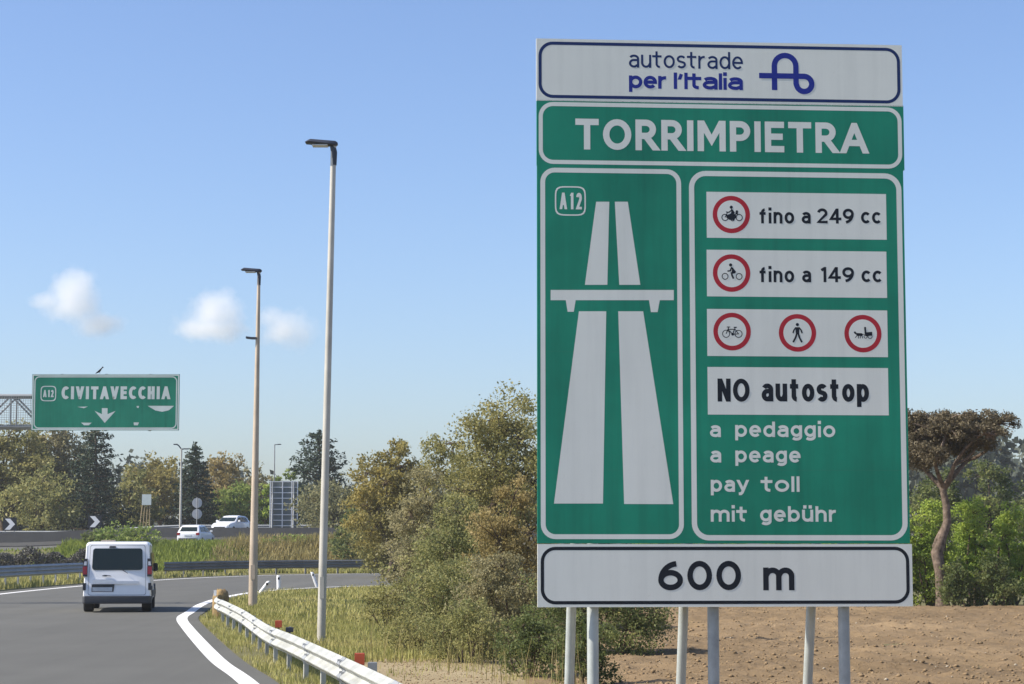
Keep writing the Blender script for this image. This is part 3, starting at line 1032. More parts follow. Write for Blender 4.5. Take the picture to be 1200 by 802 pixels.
# rusty terminal at the near rail's tip
ep = near_path[0]
cap = empty('rail_terminal', (ep.x - 0.02, ep.y + 0.30, 0))
tag(cap, 'rusty yellow terminal block standing at the tip of the sunlit guardrail', 'guardrail end')
mb = MB()
loops = []
for z, r, q in ((-0.1, 0.17, 1), (0.30, 0.18, 1), (0.52, 0.20, 1), (0.66, 0.17, 0.9), (0.74, 0.08, 0.8)):
    loops.append([Vector((r * math.cos(a) * 1.1 + (0.02 if z > 0.5 else 0), r * math.sin(a) * q, z + 0.03 * math.sin(3 * a))) for a in [2 * math.pi * k / 14 for k in range(14)]])
mb.loft(loops)
mb.build('block', M['rust'], cap, 50)
mb = MB(); mb.box((-0.10, -0.21, 0.66), (0.07, 0.03, 0.14)); mb.build('plate', M['white_plastic'], cap)

# concrete divider of the upper road and its far rail with chevron boards
zr = lambda p: H(p.x, p.y)
mb = MB()
loops = []
for x in np.arange(-70, 24, 1.0):
    y = 154.6 + 0.02 * x
    z = H(x, y)
    loops.append([Vector((x, y + a, z + b)) for a, b in ((-0.30, -0.2), (-0.30, 0.08), (-0.15, 0.33), (-0.09, 1.05), (0.09, 1.05), (0.15, 0.33), (0.30, 0.08), (0.30, -0.2))])
mb.loft(loops)
tag(mb.build('concrete_barrier', M['concrete']), 'dark concrete barrier dividing the carriageways of the upper road', 'barrier')
far_path = [Vector((x, 173.0, 0)) for x in np.arange(-66, 30, 2.0)]
barrier(far_path, 0.75, 4.0, 1, M['galv_far'], z0=zr, label='distant guardrail along the far side of the upper road under the trees')

def chevron(px, py, label):
    p = at(px, py, 172.4)
    root = empty('chevron_board', (p.x, p.y, H(p.x, p.y)))
    tag(root, label, 'road sign', 'chevron boards on the far bend')
    z = p.z - root.location.z
    mb = MB(); mb.box((0, 0.03, z), (1.15, 0.05, 1.10)); mb.build('board', M['sign_black'], root)
    mb = MB()
    flat(mb, [(-0.42, z + 0.46), (0.02, z + 0.46), (0.44, z), (0.02, z - 0.46), (-0.42, z - 0.46), (0.0, z)], 0.004)
    mb.build('chevron', M['white_plastic'], root)
    for s_ in (-0.4, 0.4):
        mb = MB(); mb.tube([(s_, 0.09, -0.3), (s_, 0.09, z + 0.4)], 0.03, 8); mb.build('post', M['galv_far'], root)
chevron(11.5, 614.5, 'black and white chevron board nearest the left edge of the picture')
chevron(111, 611.5, 'white chevron board before the dark conifer above the van')

# ------------------------------------------------------------------ lamp posts
def lamp_post(name, base, top, mat, head_len, r0, r1, label, mid=None):
    root = empty(name, base)
    tag(root, label, 'street lamp', 'lamp posts along the slip road')
    b = Vector((0, 0, 0)); t = Vector(top) - Vector(base)
    mb = MB(); pts = [b + (t - b) * k / 8 - (Vector((0, 0, 0.4)) if k == 0 else Vector()) for k in range(9)]
    mb.tube(pts, [r0 + (r1 - r0) * k / 8 for k in range(9)], 14); mb.build('pole', mat, root, 40)
    mb = MB(); mb.box(b + (t - b) * 0.11 + Vector((0.0, -r0 * 0.93, 0)), (r0 * 0.9, 0.012, 0.42)); mb.build('hatch', mat, root)
    mb = MB(); mb.lathe([(r0 * 1.9, -0.1), (r0 * 1.9, 0.03), (r0 * 1.25, 0.06)], b, 'z', 16); mb.build('collar', M['concrete'], root)
    mb = MB()                                     # knuckle and flat head reaching over the road
    mb.tube([t + Vector((0.005, 0, -0.42)), t + Vector((0.01, 0, -0.16)), t + Vector((-0.02, 0, -0.02))], [r1 * 1.05, r1 * 1.15, r1 * 1.05], 12)
    mb.build('bracket', M['lamp'], root, 40)
    L = head_len
    loops = []
    for k, (x, h, w, dz) in enumerate(((0.08, 0.02, 0.07, 0.015), (0.04, 0.05, 0.10, 0.015), (-0.30 * L, 0.045, 0.15, 0.03), (-0.62 * L, 0.042, 0.17, 0.045), (-0.80 * L, 0.04, 0.17, 0.055), (-0.86 * L, 0.03, 0.18, 0.055), (-1.0 * L, 0.012, 0.13, 0.035))):
        c = t + Vector((x, 0, dz))
        loops.append([c + Vector((0, a * w, bb * h)) for a, bb in ((-1, -0.5), (-0.9, -1), (0.9, -1), (1, -0.5), (0.7, 0.9), (0.2, 1.0), (-0.2, 1.0), (-0.7, 0.9))])
    mb = MB(); mb.loft(loops); hd = mb.build('lamp_head', M['lamp'], root, 50)
    mb = MB(); mb.box(t + Vector((-0.48 * L, 0, -0.028)), (0.55 * L, 0.26, 0.02)); mb.build('lens', M['lampglass'], hd)
    if mid:
        m = t * mid
        mb = MB()
        loops = [[m + Vector((x, a * 0.09, dz + b * 0.035)) for a, b in ((-1, -1), (1, -1), (1, 0.6), (0, 1), (-1, 0.6))] for x, dz in ((-0.03, 0), (-0.18, 0.0), (-0.30, 0.015), (-0.34, 0.02))]
        mb.loft(loops); mb.build('spotlight', M['lamp'], root)
    return root
p = ground(376, 754.5); q = at(391, 169.5, p.y)
lamp_post('lamp_post', p, q, M['pole'], 0.56, 0.085, 0.055, 'tall pale lamp post behind the guardrail, the nearer and taller of two')
p = ground(296, 715); q = at(303.5, 318, p.y)
lamp_post('lamp_post', p, q, M['pole_tan'], 0.52, 0.135, 0.045, 'brownish lamp post with a small spotlight halfway up its pole', mid=0.80)

def far_lamp(px, pyt, pyb, Y, label, arms, r, mat):
    b = at(px, pyb, Y); t = at(px, pyt, Y)
    b.z = H(b.x, b.y)
    root = empty('lamp_post', b); tag(root, label, 'street lamp', 'lamp posts along the upper road')
    h = t.z - b.z
    mb = MB(); mb.tube([(0, 0, -0.3), (0, 0, h)], [r * 1.25, r * 0.8], 8); mb.build('pole', mat, root, 40)
    for i, (dx, dz, dy) in enumerate(arms):
        mb = MB(); mb.tube([(0, 0, h - 0.05), (dx * 0.6, dy * 0.6, h + dz * 0.8), (dx, dy, h + dz)], r * 0.6, 6)
        mb.box((dx * 1.15, dy * 1.15, h + dz), (abs(dx) * 0.5 + 0.12, 0.2, 0.09)); mb.build('lamp_head', M['lamp'], root)
far_lamp(211.3, 526, 614, 168, 'thin pale lamp post with two arms behind the white cars', [(-0.42, 0.35, 0), (0.38, -0.02, 0)], 0.085, M['pole'])
far_lamp(321, 521, 600, 196, 'faint thin lamp post rising behind the steel sign frame', [(0.40, 0.0, 0)], 0.06, M['galv_far'])

# ------------------------------------------------------------------ marker posts on the island
def marker(x0, y0, x1, y1, w, label):
    b = ground(x0, y0); t = at(x1, y1, b.y)
    root = empty('marker_post', b); tag(root, label, 'marker post', 'white marker posts at the bend')
    d = t - b
    ax = d.normalized()
    mb = MB()
    loops = []
    for k, s_ in ((-0.12, 1.0), (0.0, 1.0), (0.72, 0.98), (0.97, 0.92), (1.0, 0.72)):
        c = d * k
        loops.append([c + Vector((math.cos(a) * w * s_, math.sin(a) * w * 0.6 * s_, 0)) for a in [2 * math.pi * j / 12 for j in range(12)]])
    mb.loft(loops); mb.build('post', M['white_plastic'], root, 50)
    mb = MB(); mb.box(d * 0.80 + Vector((w * 0.1, -w * 0.62, 0)), (w * 0.9, 0.012, 0.09), 0)
    mb.build('reflector', M['sign_black'], root)
marker(302.2, 698.5, 315.5, 681, 0.085, 'white marker post tilted hard to the right behind the brownish lamp post')
marker(326.8, 692, 326.4, 674.5, 0.085, 'upright white marker post between the two leaning ones')
marker(371.5, 688, 365.5, 670.5, 0.075, 'white marker post leaning left against the view of the tall lamp post')

def red_marker(px, py, w, h, label, group='orange reflectors behind the guardrail', mat='orange'):
    Y = min(near_path, key=lambda p: abs((600 + FPX * (p.x + 0.30) / p.y) - px)).y
    p = at(px, py, Y)
    root = empty('rail_reflector', (p.x, p.y, 0)); tag(root, label, 'reflector', group)
    mb = MB(); mb.box((0, 0.03, p.z / 2), (0.03, 0.03, p.z + 0.1)); mb.build('stake', M['galv_far'], root)
    mb = MB()
    loops = [[Vector((a * w / 2 * s_, -0.012 + b * 0.025 * s_, p.z + z)) for a, b in ((-1, -1), (1, -1), (1, 1), (-1, 1))] for z, s_ in ((-h / 2, 0.9), (-h / 2 + 0.01, 1), (h / 2 - 0.01, 1), (h / 2, 0.9))]
    mb.loft(loops); mb.build('reflector', M[mat], root)
red_marker(421.5, 772.5, 0.125, 0.15, 'orange red reflector block behind the guardrail near the lower edge')
red_marker(436.5, 782.5, 0.11, 0.13, 'small grey block behind the guardrail beside the orange reflector', 'grey blocks behind the guardrail', 'galv_far')
red_marker(326.5, 731.5, 0.12, 0.13, 'faded orange reflector behind the guardrail between the two lamp posts')
red_marker(339.5, 738, 0.13, 0.08, 'low black block behind the guardrail just before the tall lamp post', 'dark blocks behind the guardrail', 'lamp')

# ------------------------------------------------------------------ overhead sign on its cantilever
YG = 65.0
a_, b_ = at(36.5, 504.5, YG), at(210.5, 503.5, YG)
G2 = Face2D(a_, b_)
def guv(px, py): return G2.uv(px, py)
gant = empty('overhead_sign', (a_.x, a_.y, 0), G2.rot)
tag(gant, 'green overhead sign for Civitavecchia hung from a cantilever above the left lane', 'road sign')
def gu(px, py):
    u, v = guv(px, py); return u, v + a_.z
q0, q1 = gu(36.5, 504.5), gu(210.5, 438.8)
mb = MB()
mb.box(((q0[0] + q1[0]) / 2, 0.03, (q0[1] + q1[1]) / 2), (q1[0] - q0[0], 0.06, q1[1] - q0[1]), 0)
for k in range(3):
    mb.box((q0[0] + (q1[0] - q0[0]) * (0.2 + 0.3 * k), 0.11, (q0[1] + q1[1]) / 2), (0.08, 0.09, (q1[1] - q0[1]) * 1.02), 1)
gp = mb.build('panel', [M['far_green'], M['sign_back']], gant)
pg = (q1[0] - q0[0]) / 174
mb = MB()
u0, v0, u1, v1 = q0[0], q0[1], q1[0], q1[1]
border(mb, u0 + 0.3 * pg, v0 + 0.3 * pg, u1 - 0.3 * pg, v1 - 0.3 * pg, 1.2 * pg, 1.5 * pg, 0.0016)
border(mb, u0 + 2.6 * pg, v0 + 2.0 * pg, u1 - 2.6 * pg, v1 - 2.4 * pg, 6 * pg, 1.3 * pg, 0.002)
mb.build('border', M['far_white'], gp)
mb = MB()
a, b = gu(72, 468.0), gu(199.5, 453.0)
text(mb, 'CIVITAVECCHIA', a[0], b[0], a[1], b[1], 0.002, 0.24, 0.16)
mb.build('lettering', M['far_white'], gp)
mb = MB()
a, b = gu(47.4, 470.4), gu(66, 452.4)
ring2(mb, bulge(a[0], a[1], b[0], b[1], 1), bulge(a[0], a[1], b[0], b[1], 0.88), 0.002)
a, b = gu(50.5, 465.6), gu(63, 457.2)
text(mb, 'A12', a[0], b[0], a[1], b[1], 0.002, 0.20, 0.16)
mb.build('road_number', M['far_white'], gp)
mb = MB()
flat(mb, [gu(*p) for p in ((119.4, 478.5), (126.0, 478.5), (126.0, 485.5), (135.4, 481.8), (122.8, 495.8), (111.0, 481.8), (119.4, 485.5))], 0.002)
mb.build('arrow', M['far_white'], gp)
for pts in ([(173, 475.8), (204, 475.8), (198, 481.0), (190, 482.8), (182, 481.2)], [(90.5, 477.0), (103, 476.6), (98.5, 478.6)], [(95, 495.5), (107.5, 495.6), (104, 498.6), (98.5, 498.6)],
            [(156.6, 495.2), (163, 495.2), (161.5, 498.6), (157, 498.6)], [(160, 476), (163, 476), (162.4, 478.4), (160.5, 478.0)]):
    mb = MB(); flat(mb, [gu(*p) for p in pts], 0.002); mb.build('white_patch', M['far_white'], gp)
# cantilever truss, walkway mesh and mast
zt_, zb_ = gu(20, 463.5)[1], gu(20, 500)[1]
xl = -6.6
mb = MB()
for yy in (0.20, 0.95):
    mb.tube([(xl, yy, zt_), (4.2, yy, zt_)], 0.055, 8)
    mb.tube([(xl, yy, zb_), (4.2, yy, zb_)], 0.055, 8)
    xs = np.linspace(xl, 4.2, 12)
    for i in range(11):
        mb.tube([(xs[i], yy, zb_ if i % 2 else zt_), (xs[i + 1], yy, zt_ if i % 2 else zb_)], 0.03, 6)
        mb.tube([(xs[i], yy, zb_), (xs[i], yy, zt_)], 0.028, 6)
    mb.tube([(4.2, yy, zb_), (4.2, yy, zt_)], 0.05, 6)
for x in np.linspace(xl, 4.2, 12):
    mb.tube([(x, 0.2, zt_), (x, 0.95, zt_)], 0.026, 6); mb.tube([(x, 0.2, zb_), (x, 0.95, zb_)], 0.026, 6)
mb.build('truss', M['galv_far'], gant, 40)
mb = MB()                                         # wire screen between the chords
for x in np.arange(xl, 0.02, 0.075):
    mb.tube([(x, 0.13, zb_), (x, 0.13, zt_)], 0.007, 4)
for z in np.arange(zb_, zt_, 0.075):
    mb.tube([(xl, 0.13, z), (0.02, 0.13, z)], 0.007, 4)
mb.build('wire_screen', M['galv_far'], gant)
mb = MB()
mb.tube([(xl, 0.57, -0.3), (xl, 0.57, zt_ + 0.4)], [0.24, 0.19], 16)
mb.box((xl, 0.57, 0.02), (0.8, 0.8, 0.05)); mb.build('mast', M['galv_far'], gant, 40)

def bird(p):
    root = empty('bird', p); root.scale = (0.62, 0.62, 0.72); tag(root, 'small dark bird perched on top of the overhead sign', 'bird')
    mb = MB()
    loops = []
    for x, z, r in ((-0.20, -0.02, 0.012), (-0.12, 0.03, 0.03), (-0.02, 0.09, 0.062), (0.06, 0.15, 0.062), (0.11, 0.21, 0.042), (0.145, 0.255, 0.044), (0.175, 0.265, 0.03), (0.22, 0.258, 0.004)):
        loops.append([Vector((x - 0.02 * math.sin(a) * 0, r * 0.9 * math.cos(a), z + r * math.sin(a))) for a in [2 * math.pi * k / 10 for k in range(10)]])
    mb.loft(loops)
    for s_ in (-0.02, 0.02):
        mb.tube([(0.02, s_, 0.07), (0.02, s_, -0.01)], 0.006, 5)
    mb.build('body', M['feather'], root, 60)
    mb = MB()
    for s_ in (-1, 1):
        mb.loft([[Vector((x, s_ * (0.052 + 0.01 * t), z + t * h)) for t, h in ((-1, w), (1, w))] + [Vector((x, s_ * (0.062), z))] for x, z, w in ((0.08, 0.17, 0.02), (0.0, 0.10, 0.04), (-0.16, 0.01, 0.015))])
    mb.build('wings', M['feather'], root)
bp_ = at(116.5, 438.0, YG + 0.03)
bird((bp_.x, bp_.y, bp_.z + 0.012))

# ------------------------------------------------------------------ vehicles
def rrect(hw, z0, z1, y, rt, rb, tumble=0.0, n=5, belly=None):
    """cross-section of a body: width 2*hw, rounded top and bottom edges, sides leaning in by tumble at the top"""
    pts = []
    for cx, cz, a0, r in ((1, z1, 0, rt), (-1, z1, 90, rt), (-1, z0, 180, rb), (1, z0, 270, rb)):
        for k in range(n + 1):
            a = R(a0 + 90 * k / n)
            xx = cx * (hw - r) + r * math.cos(a)
            zz = (cz - r if cz == z1 else cz + r) + r * math.sin(a)
            f = (zz - z0) / (z1 - z0)
            pts.append(Vector((xx - math.copysign(tumble * max(0, f - 0.45) / 0.55, xx), y, zz)))
    return pts

def wheel_set(root, xs, ys, r, wd):
    for y in ys:
        for x in xs:
            sg = 1 if x > 0 else -1
            mb = MB()
            mb.lathe([(r * 0.62, -wd / 2), (r * 0.92, -wd / 2), (r, -wd / 2 + 0.03), (r, wd / 2 - 0.03), (r * 0.92, wd / 2), (r * 0.62, wd / 2)], (x, y, r), 'x', 26)
            w = mb.build('wheel', M['rubber'], root, 40)
            mb = MB()
            mb.lathe([(r * 0.62, sg * wd * 0.36), (r * 0.60, sg * wd * 0.46), (r * 0.2, sg * wd * 0.40), (0.01, sg * wd * 0.42)] if sg > 0 else [(0.01, sg * wd * 0.42), (r * 0.2, sg * wd * 0.40), (r * 0.60, sg * wd * 0.46), (r * 0.62, sg * wd * 0.36)], (x, y, r), 'x', 20)
            mb.build('rim', M['rim'], w, 30)

def make_van(loc, heading):
    """panel van seen from behind; y runs forward from the rear doors"""
    root = empty('van', loc, heading)
    tag(root, 'white van driving away in the left lane of the slip road', 'van')
    hw = 0.94
    secs = [  # y, half width, bottom, top, r top, tumble
        (0.03, hw - 0.03, 0.42, 1.90, 0.07, 0.06), (0.06, hw - 0.01, 0.40, 1.94, 0.09, 0.065), (0.14, hw, 0.38, 1.965, 0.10, 0.07),
        (1.2, hw + 0.01, 0.34, 1.975, 0.12, 0.07), (2.6, hw + 0.01, 0.32, 1.97, 0.13, 0.08), (3.15, hw + 0.01, 0.32, 1.93, 0.16, 0.10),
        (3.55, hw, 0.32, 1.72, 0.18, 0.14), (4.02, hw - 0.01, 0.32, 1.32, 0.18, 0.10), (4.30, hw - 0.03, 0.32, 1.10, 0.16, 0.06), (4.66, hw - 0.10, 0.36, 0.94, 0.16, 0.04), (4.80, hw - 0.20, 0.42, 0.80, 0.14, 0.02)]
    mb = MB()
    loops = []
    for y, w_, z0, z1, rt, tb in secs:
        lp = rrect(w_, z0, z1, y, rt, 0.07, tb)
        for p in lp:                                  # the rear face leans in towards the roof
            if y < 0.2:
                p.y += 0.10 * max(0, (p.z - 0.9)) / 1.0
        loops.append(lp)
    mb.loft(loops)
    body = mb.build('body', M['van_white'], root, 42)
    yf = lambda z: 0.03 + 0.10 * max(0, z - 0.9)      # rear face
    def sheet(name, pts, mat, out=0.008, parent=root, th=0.006):
        mb = MB()
        f = [Vector((x, yf(z) - out, z)) for x, z in pts]
        b = [Vector((x, yf(z) - out + th, z)) for x, z in pts]
        mb.loft([f, b]); return mb.build(name, mat, parent, 30)
    # tailgate with window, handle recess and number plate
    win = [(x, z) for x, z in rounded(-0.70, 1.19, 0.70, 1.785, 0.07, 4)]
    win = [(x * (1 - 0.03 * (z - 1.19) / 0.6), z - (0.035 * (1 - (x / 0.70) ** 2) if z < 1.4 else 0)) for x, z in win]
    sheet('rear_window', win, M['glass'])
    gate_pts = rounded(-0.80, 0.48, 0.80, 1.88, 0.06, 4)
    gate_pts = [(x * (1 - 0.05 * max(0, z - 1.1) / 0.7), z) for x, z in gate_pts]
    inner_g = [(x * 0.990, 1.22 + (z - 1.22) * 0.988) for x, z in gate_pts]
    mb = MB()
    n_ = len(gate_pts)
    vs = [Vector((x, yf(z) - 0.0025, z)) for x, z in gate_pts] + [Vector((x, yf(z) - 0.0025, z)) for x, z in inner_g]
    mb.add(vs, [(k, (k + 1) % n_, n_ + (k + 1) % n_, n_ + k) for k in range(n_)])
    mb.build('tailgate_seam', M['trim'], root)
    sheet('tailgate_trim', [(-0.66, 0.79), (0.62, 0.79), (0.60, 0.87), (-0.06, 0.87), (-0.12, 0.915), (-0.66, 0.92)], M['van_white'], 0.028, th=0.03)
    rec = sheet('plate_recess', [(-0.70, 0.575), (-0.10, 0.575), (-0.07, 0.785), (-0.70, 0.785)], M['trim'], 0.006)
    sheet('number_plate', [(-0.68, 0.59), (-0.13, 0.59), (-0.13, 0.70), (-0.68, 0.70)], M['plate'], 0.014, rec)
    sheet('badge', [(-0.42, 1.03), (-0.33, 1.045), (-0.20, 1.03), (-0.15, 1.005), (-0.21, 1.01), (-0.27, 1.02), (-0.30, 1.0), (-0.40, 1.005)], M['trim'], 0.010)
    sheet('brake_light', [(-0.24, 1.80), (-0.05, 1.80), (-0.06, 1.85), (-0.23, 1.85)], M['trim'], 0.012)
    sheet('wiper', [(0.13, 1.18), (0.16, 1.18), (0.30, 1.09), (0.28, 1.085)], M['trim'], 0.022)
    # tail lamps up the corner pillars
    for s_ in (-1, 1):
        pts = [(s_ * 0.825, 1.00), (s_ * 0.953, 1.00), (s_ * 0.945, 1.42), (s_ * 0.915, 1.50), (s_ * 0.825, 1.50)]
        tl = sheet('tail_light', pts, M['trim'], 0.012, th=0.16)
        sheet('red_lens', [(s_ * 0.833, 1.06), (s_ * 0.957, 1.06), (s_ * 0.955, 1.28), (s_ * 0.833, 1.28)], M['taillight'], 0.018, tl, th=0.15)
        sheet('clear_lens', [(s_ * 0.85, 1.31), (s_ * 0.93, 1.31), (s_ * 0.91, 1.42), (s_ * 0.85, 1.42)], M['lens_clear'], 0.018, tl, th=0.02)
        sheet('reflector', [(s_ * 0.86, 0.62), (s_ * 0.945, 0.62), (s_ * 0.945, 0.82), (s_ * 0.86, 0.82)], M['trim'], 0.008, th=0.1)
    # bumper
    mb = MB()
    loops = []
    for y, w_, z0, z1 in ((-0.06, hw - 0.12, 0.27, 0.43), (-0.05, hw - 0.05, 0.25, 0.455), (0.03, hw + 0.005, 0.24, 0.46), (0.34, hw + 0.014, 0.24, 0.45), (0.38, hw + 0.01, 0.25, 0.44)):
        loops.append(rrect(w_, z0, z1, y, 0.04, 0.04))
    mb.loft(loops); mb.build('bumper', M['trim'], root, 40)
    # sides: windows, sill, mirrors
    def tum(z): return hw + 0.013 - 0.07 * max(0, ((z - 0.33) / 1.63) - 0.45) / 0.55
    for s_ in (-1, 1):
        for y0, y1, z0, z1, zf in ((0.55, 1.75, 1.16, 1.66, 1.66), (1.85, 2.80, 1.16, 1.66, 1.66), (2.90, 3.62, 1.10, 1.62, 1.18)):
            pts = [(y0, z0), (y1, z0), (y1 - (0.22 if zf < z1 else 0), zf if zf < z1 else z1), (y1 - (0.42 if zf < z1 else 0.03), z1), (y0 + 0.03, z1)]
            if zf < z1: pts = [(y0, z0), (y1, z0), (y1 - 0.36, z1), (y0, z1)]
            mb = MB()
            mb.loft([[Vector((s_ * (tum(z) + e), y, z)) for y, z in pts] for e in (0.010, -0.01)])
            mb.build('side_window', M['glass'], root)
        mb = MB()
        mb.loft([[Vector((s_ * (hw + e), y, z)) for y, z in ((0.5, 0.42), (4.4, 0.40), (4.4, 0.56), (0.5, 0.58))] for e in (0.022, 0.0)])
        mb.build('side_trim', M['trim'], root)
        mb = MB()
        mb.loft([rrect(0.07, 1.10, 1.34, y, 0.05, 0.05) for y in (3.45, 3.55)])
        for i_, v in enumerate(mb.v): mb.v[i_] = (v[0] + s_ * (hw + 0.02), v[1], v[2])
        mb.build('mirror', M['trim'], root, 40)
        for yy in (0.80, 3.85):
            mb = MB()
            a_ = [Vector((s_ * (hw + 0.016), yy + 0.40 * math.cos(R(k * 9)), 0.33 + 0.40 * math.sin(R(k * 9)))) for k in range(21)]
            b2 = [Vector((s_ * (hw - 0.10), p.y, p.z)) for p in a_]
            mb.loft([a_, b2]); mb.build('wheel_arch', M['trim'], root)
    wheel_set(root, (-0.81, 0.81), (0.80, 3.85), 0.34, 0.27)
    # a lump on the roof and the windscreen
    mb = MB(); mb.loft([rrect(0.20, 1.93, 2.02, y, 0.04, 0.02) for y in (0.95, 1.05, 1.5)])
    for i_, v in enumerate(mb.v): mb.v[i_] = (v[0] - 0.32, v[1], v[2])
    mb.build('roof_hatch', M['pole_tan'], root, 40)
    mb = MB()
    mb.face([(-0.72, 3.27, 1.90), (0.72, 3.27, 1.90), (0.80, 4.00, 1.36), (-0.80, 4.00, 1.36)]); mb.build('windscreen', M['glass'], root)
    for s_ in (-1, 1):
        mb = MB(); mb.box((s_ * 0.66, 4.60, 0.84), (0.24, 0.16, 0.16)); mb.build('headlight', M['lens_clear'], root)
    return root
gv = ground(142.5, 717)
make_van((gv.x, gv.y - 0.75, 0.004), R(8.3))

def make_car(loc, heading, label, front=False):
    root = empty('car', loc, heading)
    tag(root, label, 'car', 'white cars on the upper road')
    secs = [(0.0, 0.74, 0.32, 0.86, 0.10, 0.03), (0.08, 0.82, 0.26, 0.98, 0.12, 0.04), (0.5, 0.87, 0.22, 1.00, 0.12, 0.05), (2.0, 0.88, 0.20, 0.98, 0.12, 0.05),
            (3.0, 0.87, 0.20, 0.96, 0.12, 0.05), (3.7, 0.84, 0.22, 0.86, 0.12, 0.05), (4.05, 0.76, 0.26, 0.74, 0.12, 0.03), (4.18, 0.62, 0.34, 0.62, 0.10, 0.02)]
    mb = MB(); mb.loft([rrect(w_, z0, z1, y, rt, 0.06, tb) for y, w_, z0, z1, rt, tb in secs]); mb.build('body', M['van_white'], root, 42)
    cab = [(0.10, 0.78, 0.98), (0.42, 0.70, 1.36), (0.75, 0.66, 1.46), (1.5, 0.66, 1.50), (2.05, 0.67, 1.46), (2.30, 0.70, 1.34), (2.95, 0.80, 0.97)]
    def cabsec(y, w_, z1, zb=0.94):
        wb = 0.83
        return [Vector((x, y, z)) for x, z in ((wb, zb), (wb - 0.02, zb + 0.02), (w_, max(zb + 0.03, z1 - 0.09)), (w_ - 0.07, max(zb + 0.035, z1 - 0.02)), (w_ - 0.25, z1), (-w_ + 0.25, z1), (-w_ + 0.07, max(zb + 0.035, z1 - 0.02)), (-w_, max(zb + 0.03, z1 - 0.09)), (-wb + 0.02, zb + 0.02), (-wb, zb))]
    mb = MB(); mb.loft([cabsec(*c) for c in cab]); mb.build('roof', M['van_white'], root, 35)
    def quad(name, pts, mat, th=(0, 0, 0)):
        mb = MB(); f = [Vector(p) for p in pts]; mb.loft([f, [p + Vector(th) for p in f]]); return mb.build(name, mat, root)
    quad('rear_window', [(-0.64, 0.125, 1.02), (0.64, 0.125, 1.02), (0.56, 0.385, 1.33), (-0.56, 0.385, 1.33)], M['glass'], (0, 0.03, -0.02))
    quad('windscreen', [(-0.70, 2.90, 1.01), (0.70, 2.90, 1.01), (0.60, 2.335, 1.33), (-0.60, 2.335, 1.33)], M['glass'], (0, -0.03, -0.02))
    for s_ in (-1, 1):
        quad('side_window', [(s_ * 0.822, 0.52, 1.01), (s_ * 0.822, 1.48, 1.01), (s_ * 0.70, 1.48, 1.37), (s_ * 0.715, 0.70, 1.33)], M['glass'], (-s_ * 0.03, 0, 0))
        quad('side_window', [(s_ * 0.822, 1.56, 1.01), (s_ * 0.822, 2.62, 1.01), (s_ * 0.715, 2.18, 1.31), (s_ * 0.70, 1.56, 1.37)], M['glass'], (-s_ * 0.03, 0, 0))
        mb = MB(); mb.box((s_ * 0.70, 0.06, 0.84), (0.22, 0.14, 0.17)); mb.build('tail_light', M['taillight'], root)
        mb = MB(); mb.box((s_ * 0.62, 3.98, 0.66), (0.28, 0.22, 0.13)); mb.build('headlight', M['lens_clear'], root)
        mb = MB(); mb.loft([rrect(0.09, 0.98, 1.12, y, 0.04, 0.04) for y in (2.50, 2.60)])
        for i_, v in enumerate(mb.v): mb.v[i_] = (v[0] + s_ * 0.96, v[1], v[2])
        mb.build('mirror', M['van_white'], root, 40)
    mb = MB(); mb.box((0, -0.008, 0.44), (1.30, 0.06, 0.20)); mb.build('rear_bumper', M['trim'], root)
    mb = MB(); mb.box((0, -0.004, 0.72), (0.50, 0.03, 0.11)); mb.build('number_plate', M['plate'], root)
    mb = MB(); mb.box((0, 4.16, 0.50), (0.95, 0.05, 0.16)); mb.build('grille', M['trim'], root)
    wheel_set(root, (-0.76, 0.76), (0.72, 3.30), 0.31, 0.20)
    return root
p = at(220, 637, 145.8)
make_car((p.x, p.y, H(p.x, p.y) + 0.02), R(-8), 'white hatchback seen from behind above the green grass of the bank')
p = at(270, 622, 162.5)
hd = R(180 - 17)
make_car((p.x + 0.4, p.y + 3.6, H(p.x, p.y) + 0.18), hd, 'white car coming towards us beyond the concrete barrier', True)

# ------------------------------------------------------------------ signs seen from behind on the upper road
p = at(332.5, 600, 167.0); base = H(p.x, p.y)
root = empty('sign_frame', (p.x, p.y, base), R(4))
tag(root, 'tall galvanised lattice on the back of a big sign beside the dark cedar', 'road sign')
zt = at(332, 564, 167.0).z - base
hw_ = 33 / 2 * 167 / FPX
mb = MB()
mb.box((0, 0.10, zt * 0.53), (hw_ * 2, 0.03, zt * 0.94), 0)
mb.build('board', M['board_back'], root)
mb = MB()
for x in (-hw_ * 0.96, -hw_ * 0.1, hw_ * 0.56, hw_ * 0.96):
    mb.box((x, 0.0, zt / 2), (0.085, 0.10, zt), 0)
for k in range(10):
    z = 0.25 + (zt - 0.30) * k / 9
    mb.box((0, 0.02, z), (hw_ * 2, 0.06, 0.06), 0)
mb.build('lattice', M['white_plastic'], root)
for x in (-hw_ * 0.80, hw_ * 0.70):
    mb = MB(); mb.tube([(x, -1.3, -0.2), (x, -0.08, zt * 0.75)], 0.05, 8); mb.tube([(x, -0.08, -0.2), (x, -0.08, zt * 0.99)], 0.06, 8); mb.build('post', M['galv_far'], root)

p = at(230.5, 613, 164.0); base = H(p.x, p.y)
root = empty('round_signs', (p.x, p.y, base)); tag(root, 'two round road signs one above the other on a thin post, seen from behind', 'road sign')
for py in (589.5, 602.5):
    z = at(230, py, 164.0).z - base
    mb = MB(); mb.lathe([(0.40, 0.0), (0.40, 0.03), (0.37, 0.035)], (0, 0.06, z), 'y', 24); mb.build('disc', M['sign_back'], root, 30)
mb = MB(); mb.tube([(0, 0, -0.3), (0, 0, at(230, 583, 164).z - base)], 0.035, 8); mb.build('post', M['galv_far'], root)

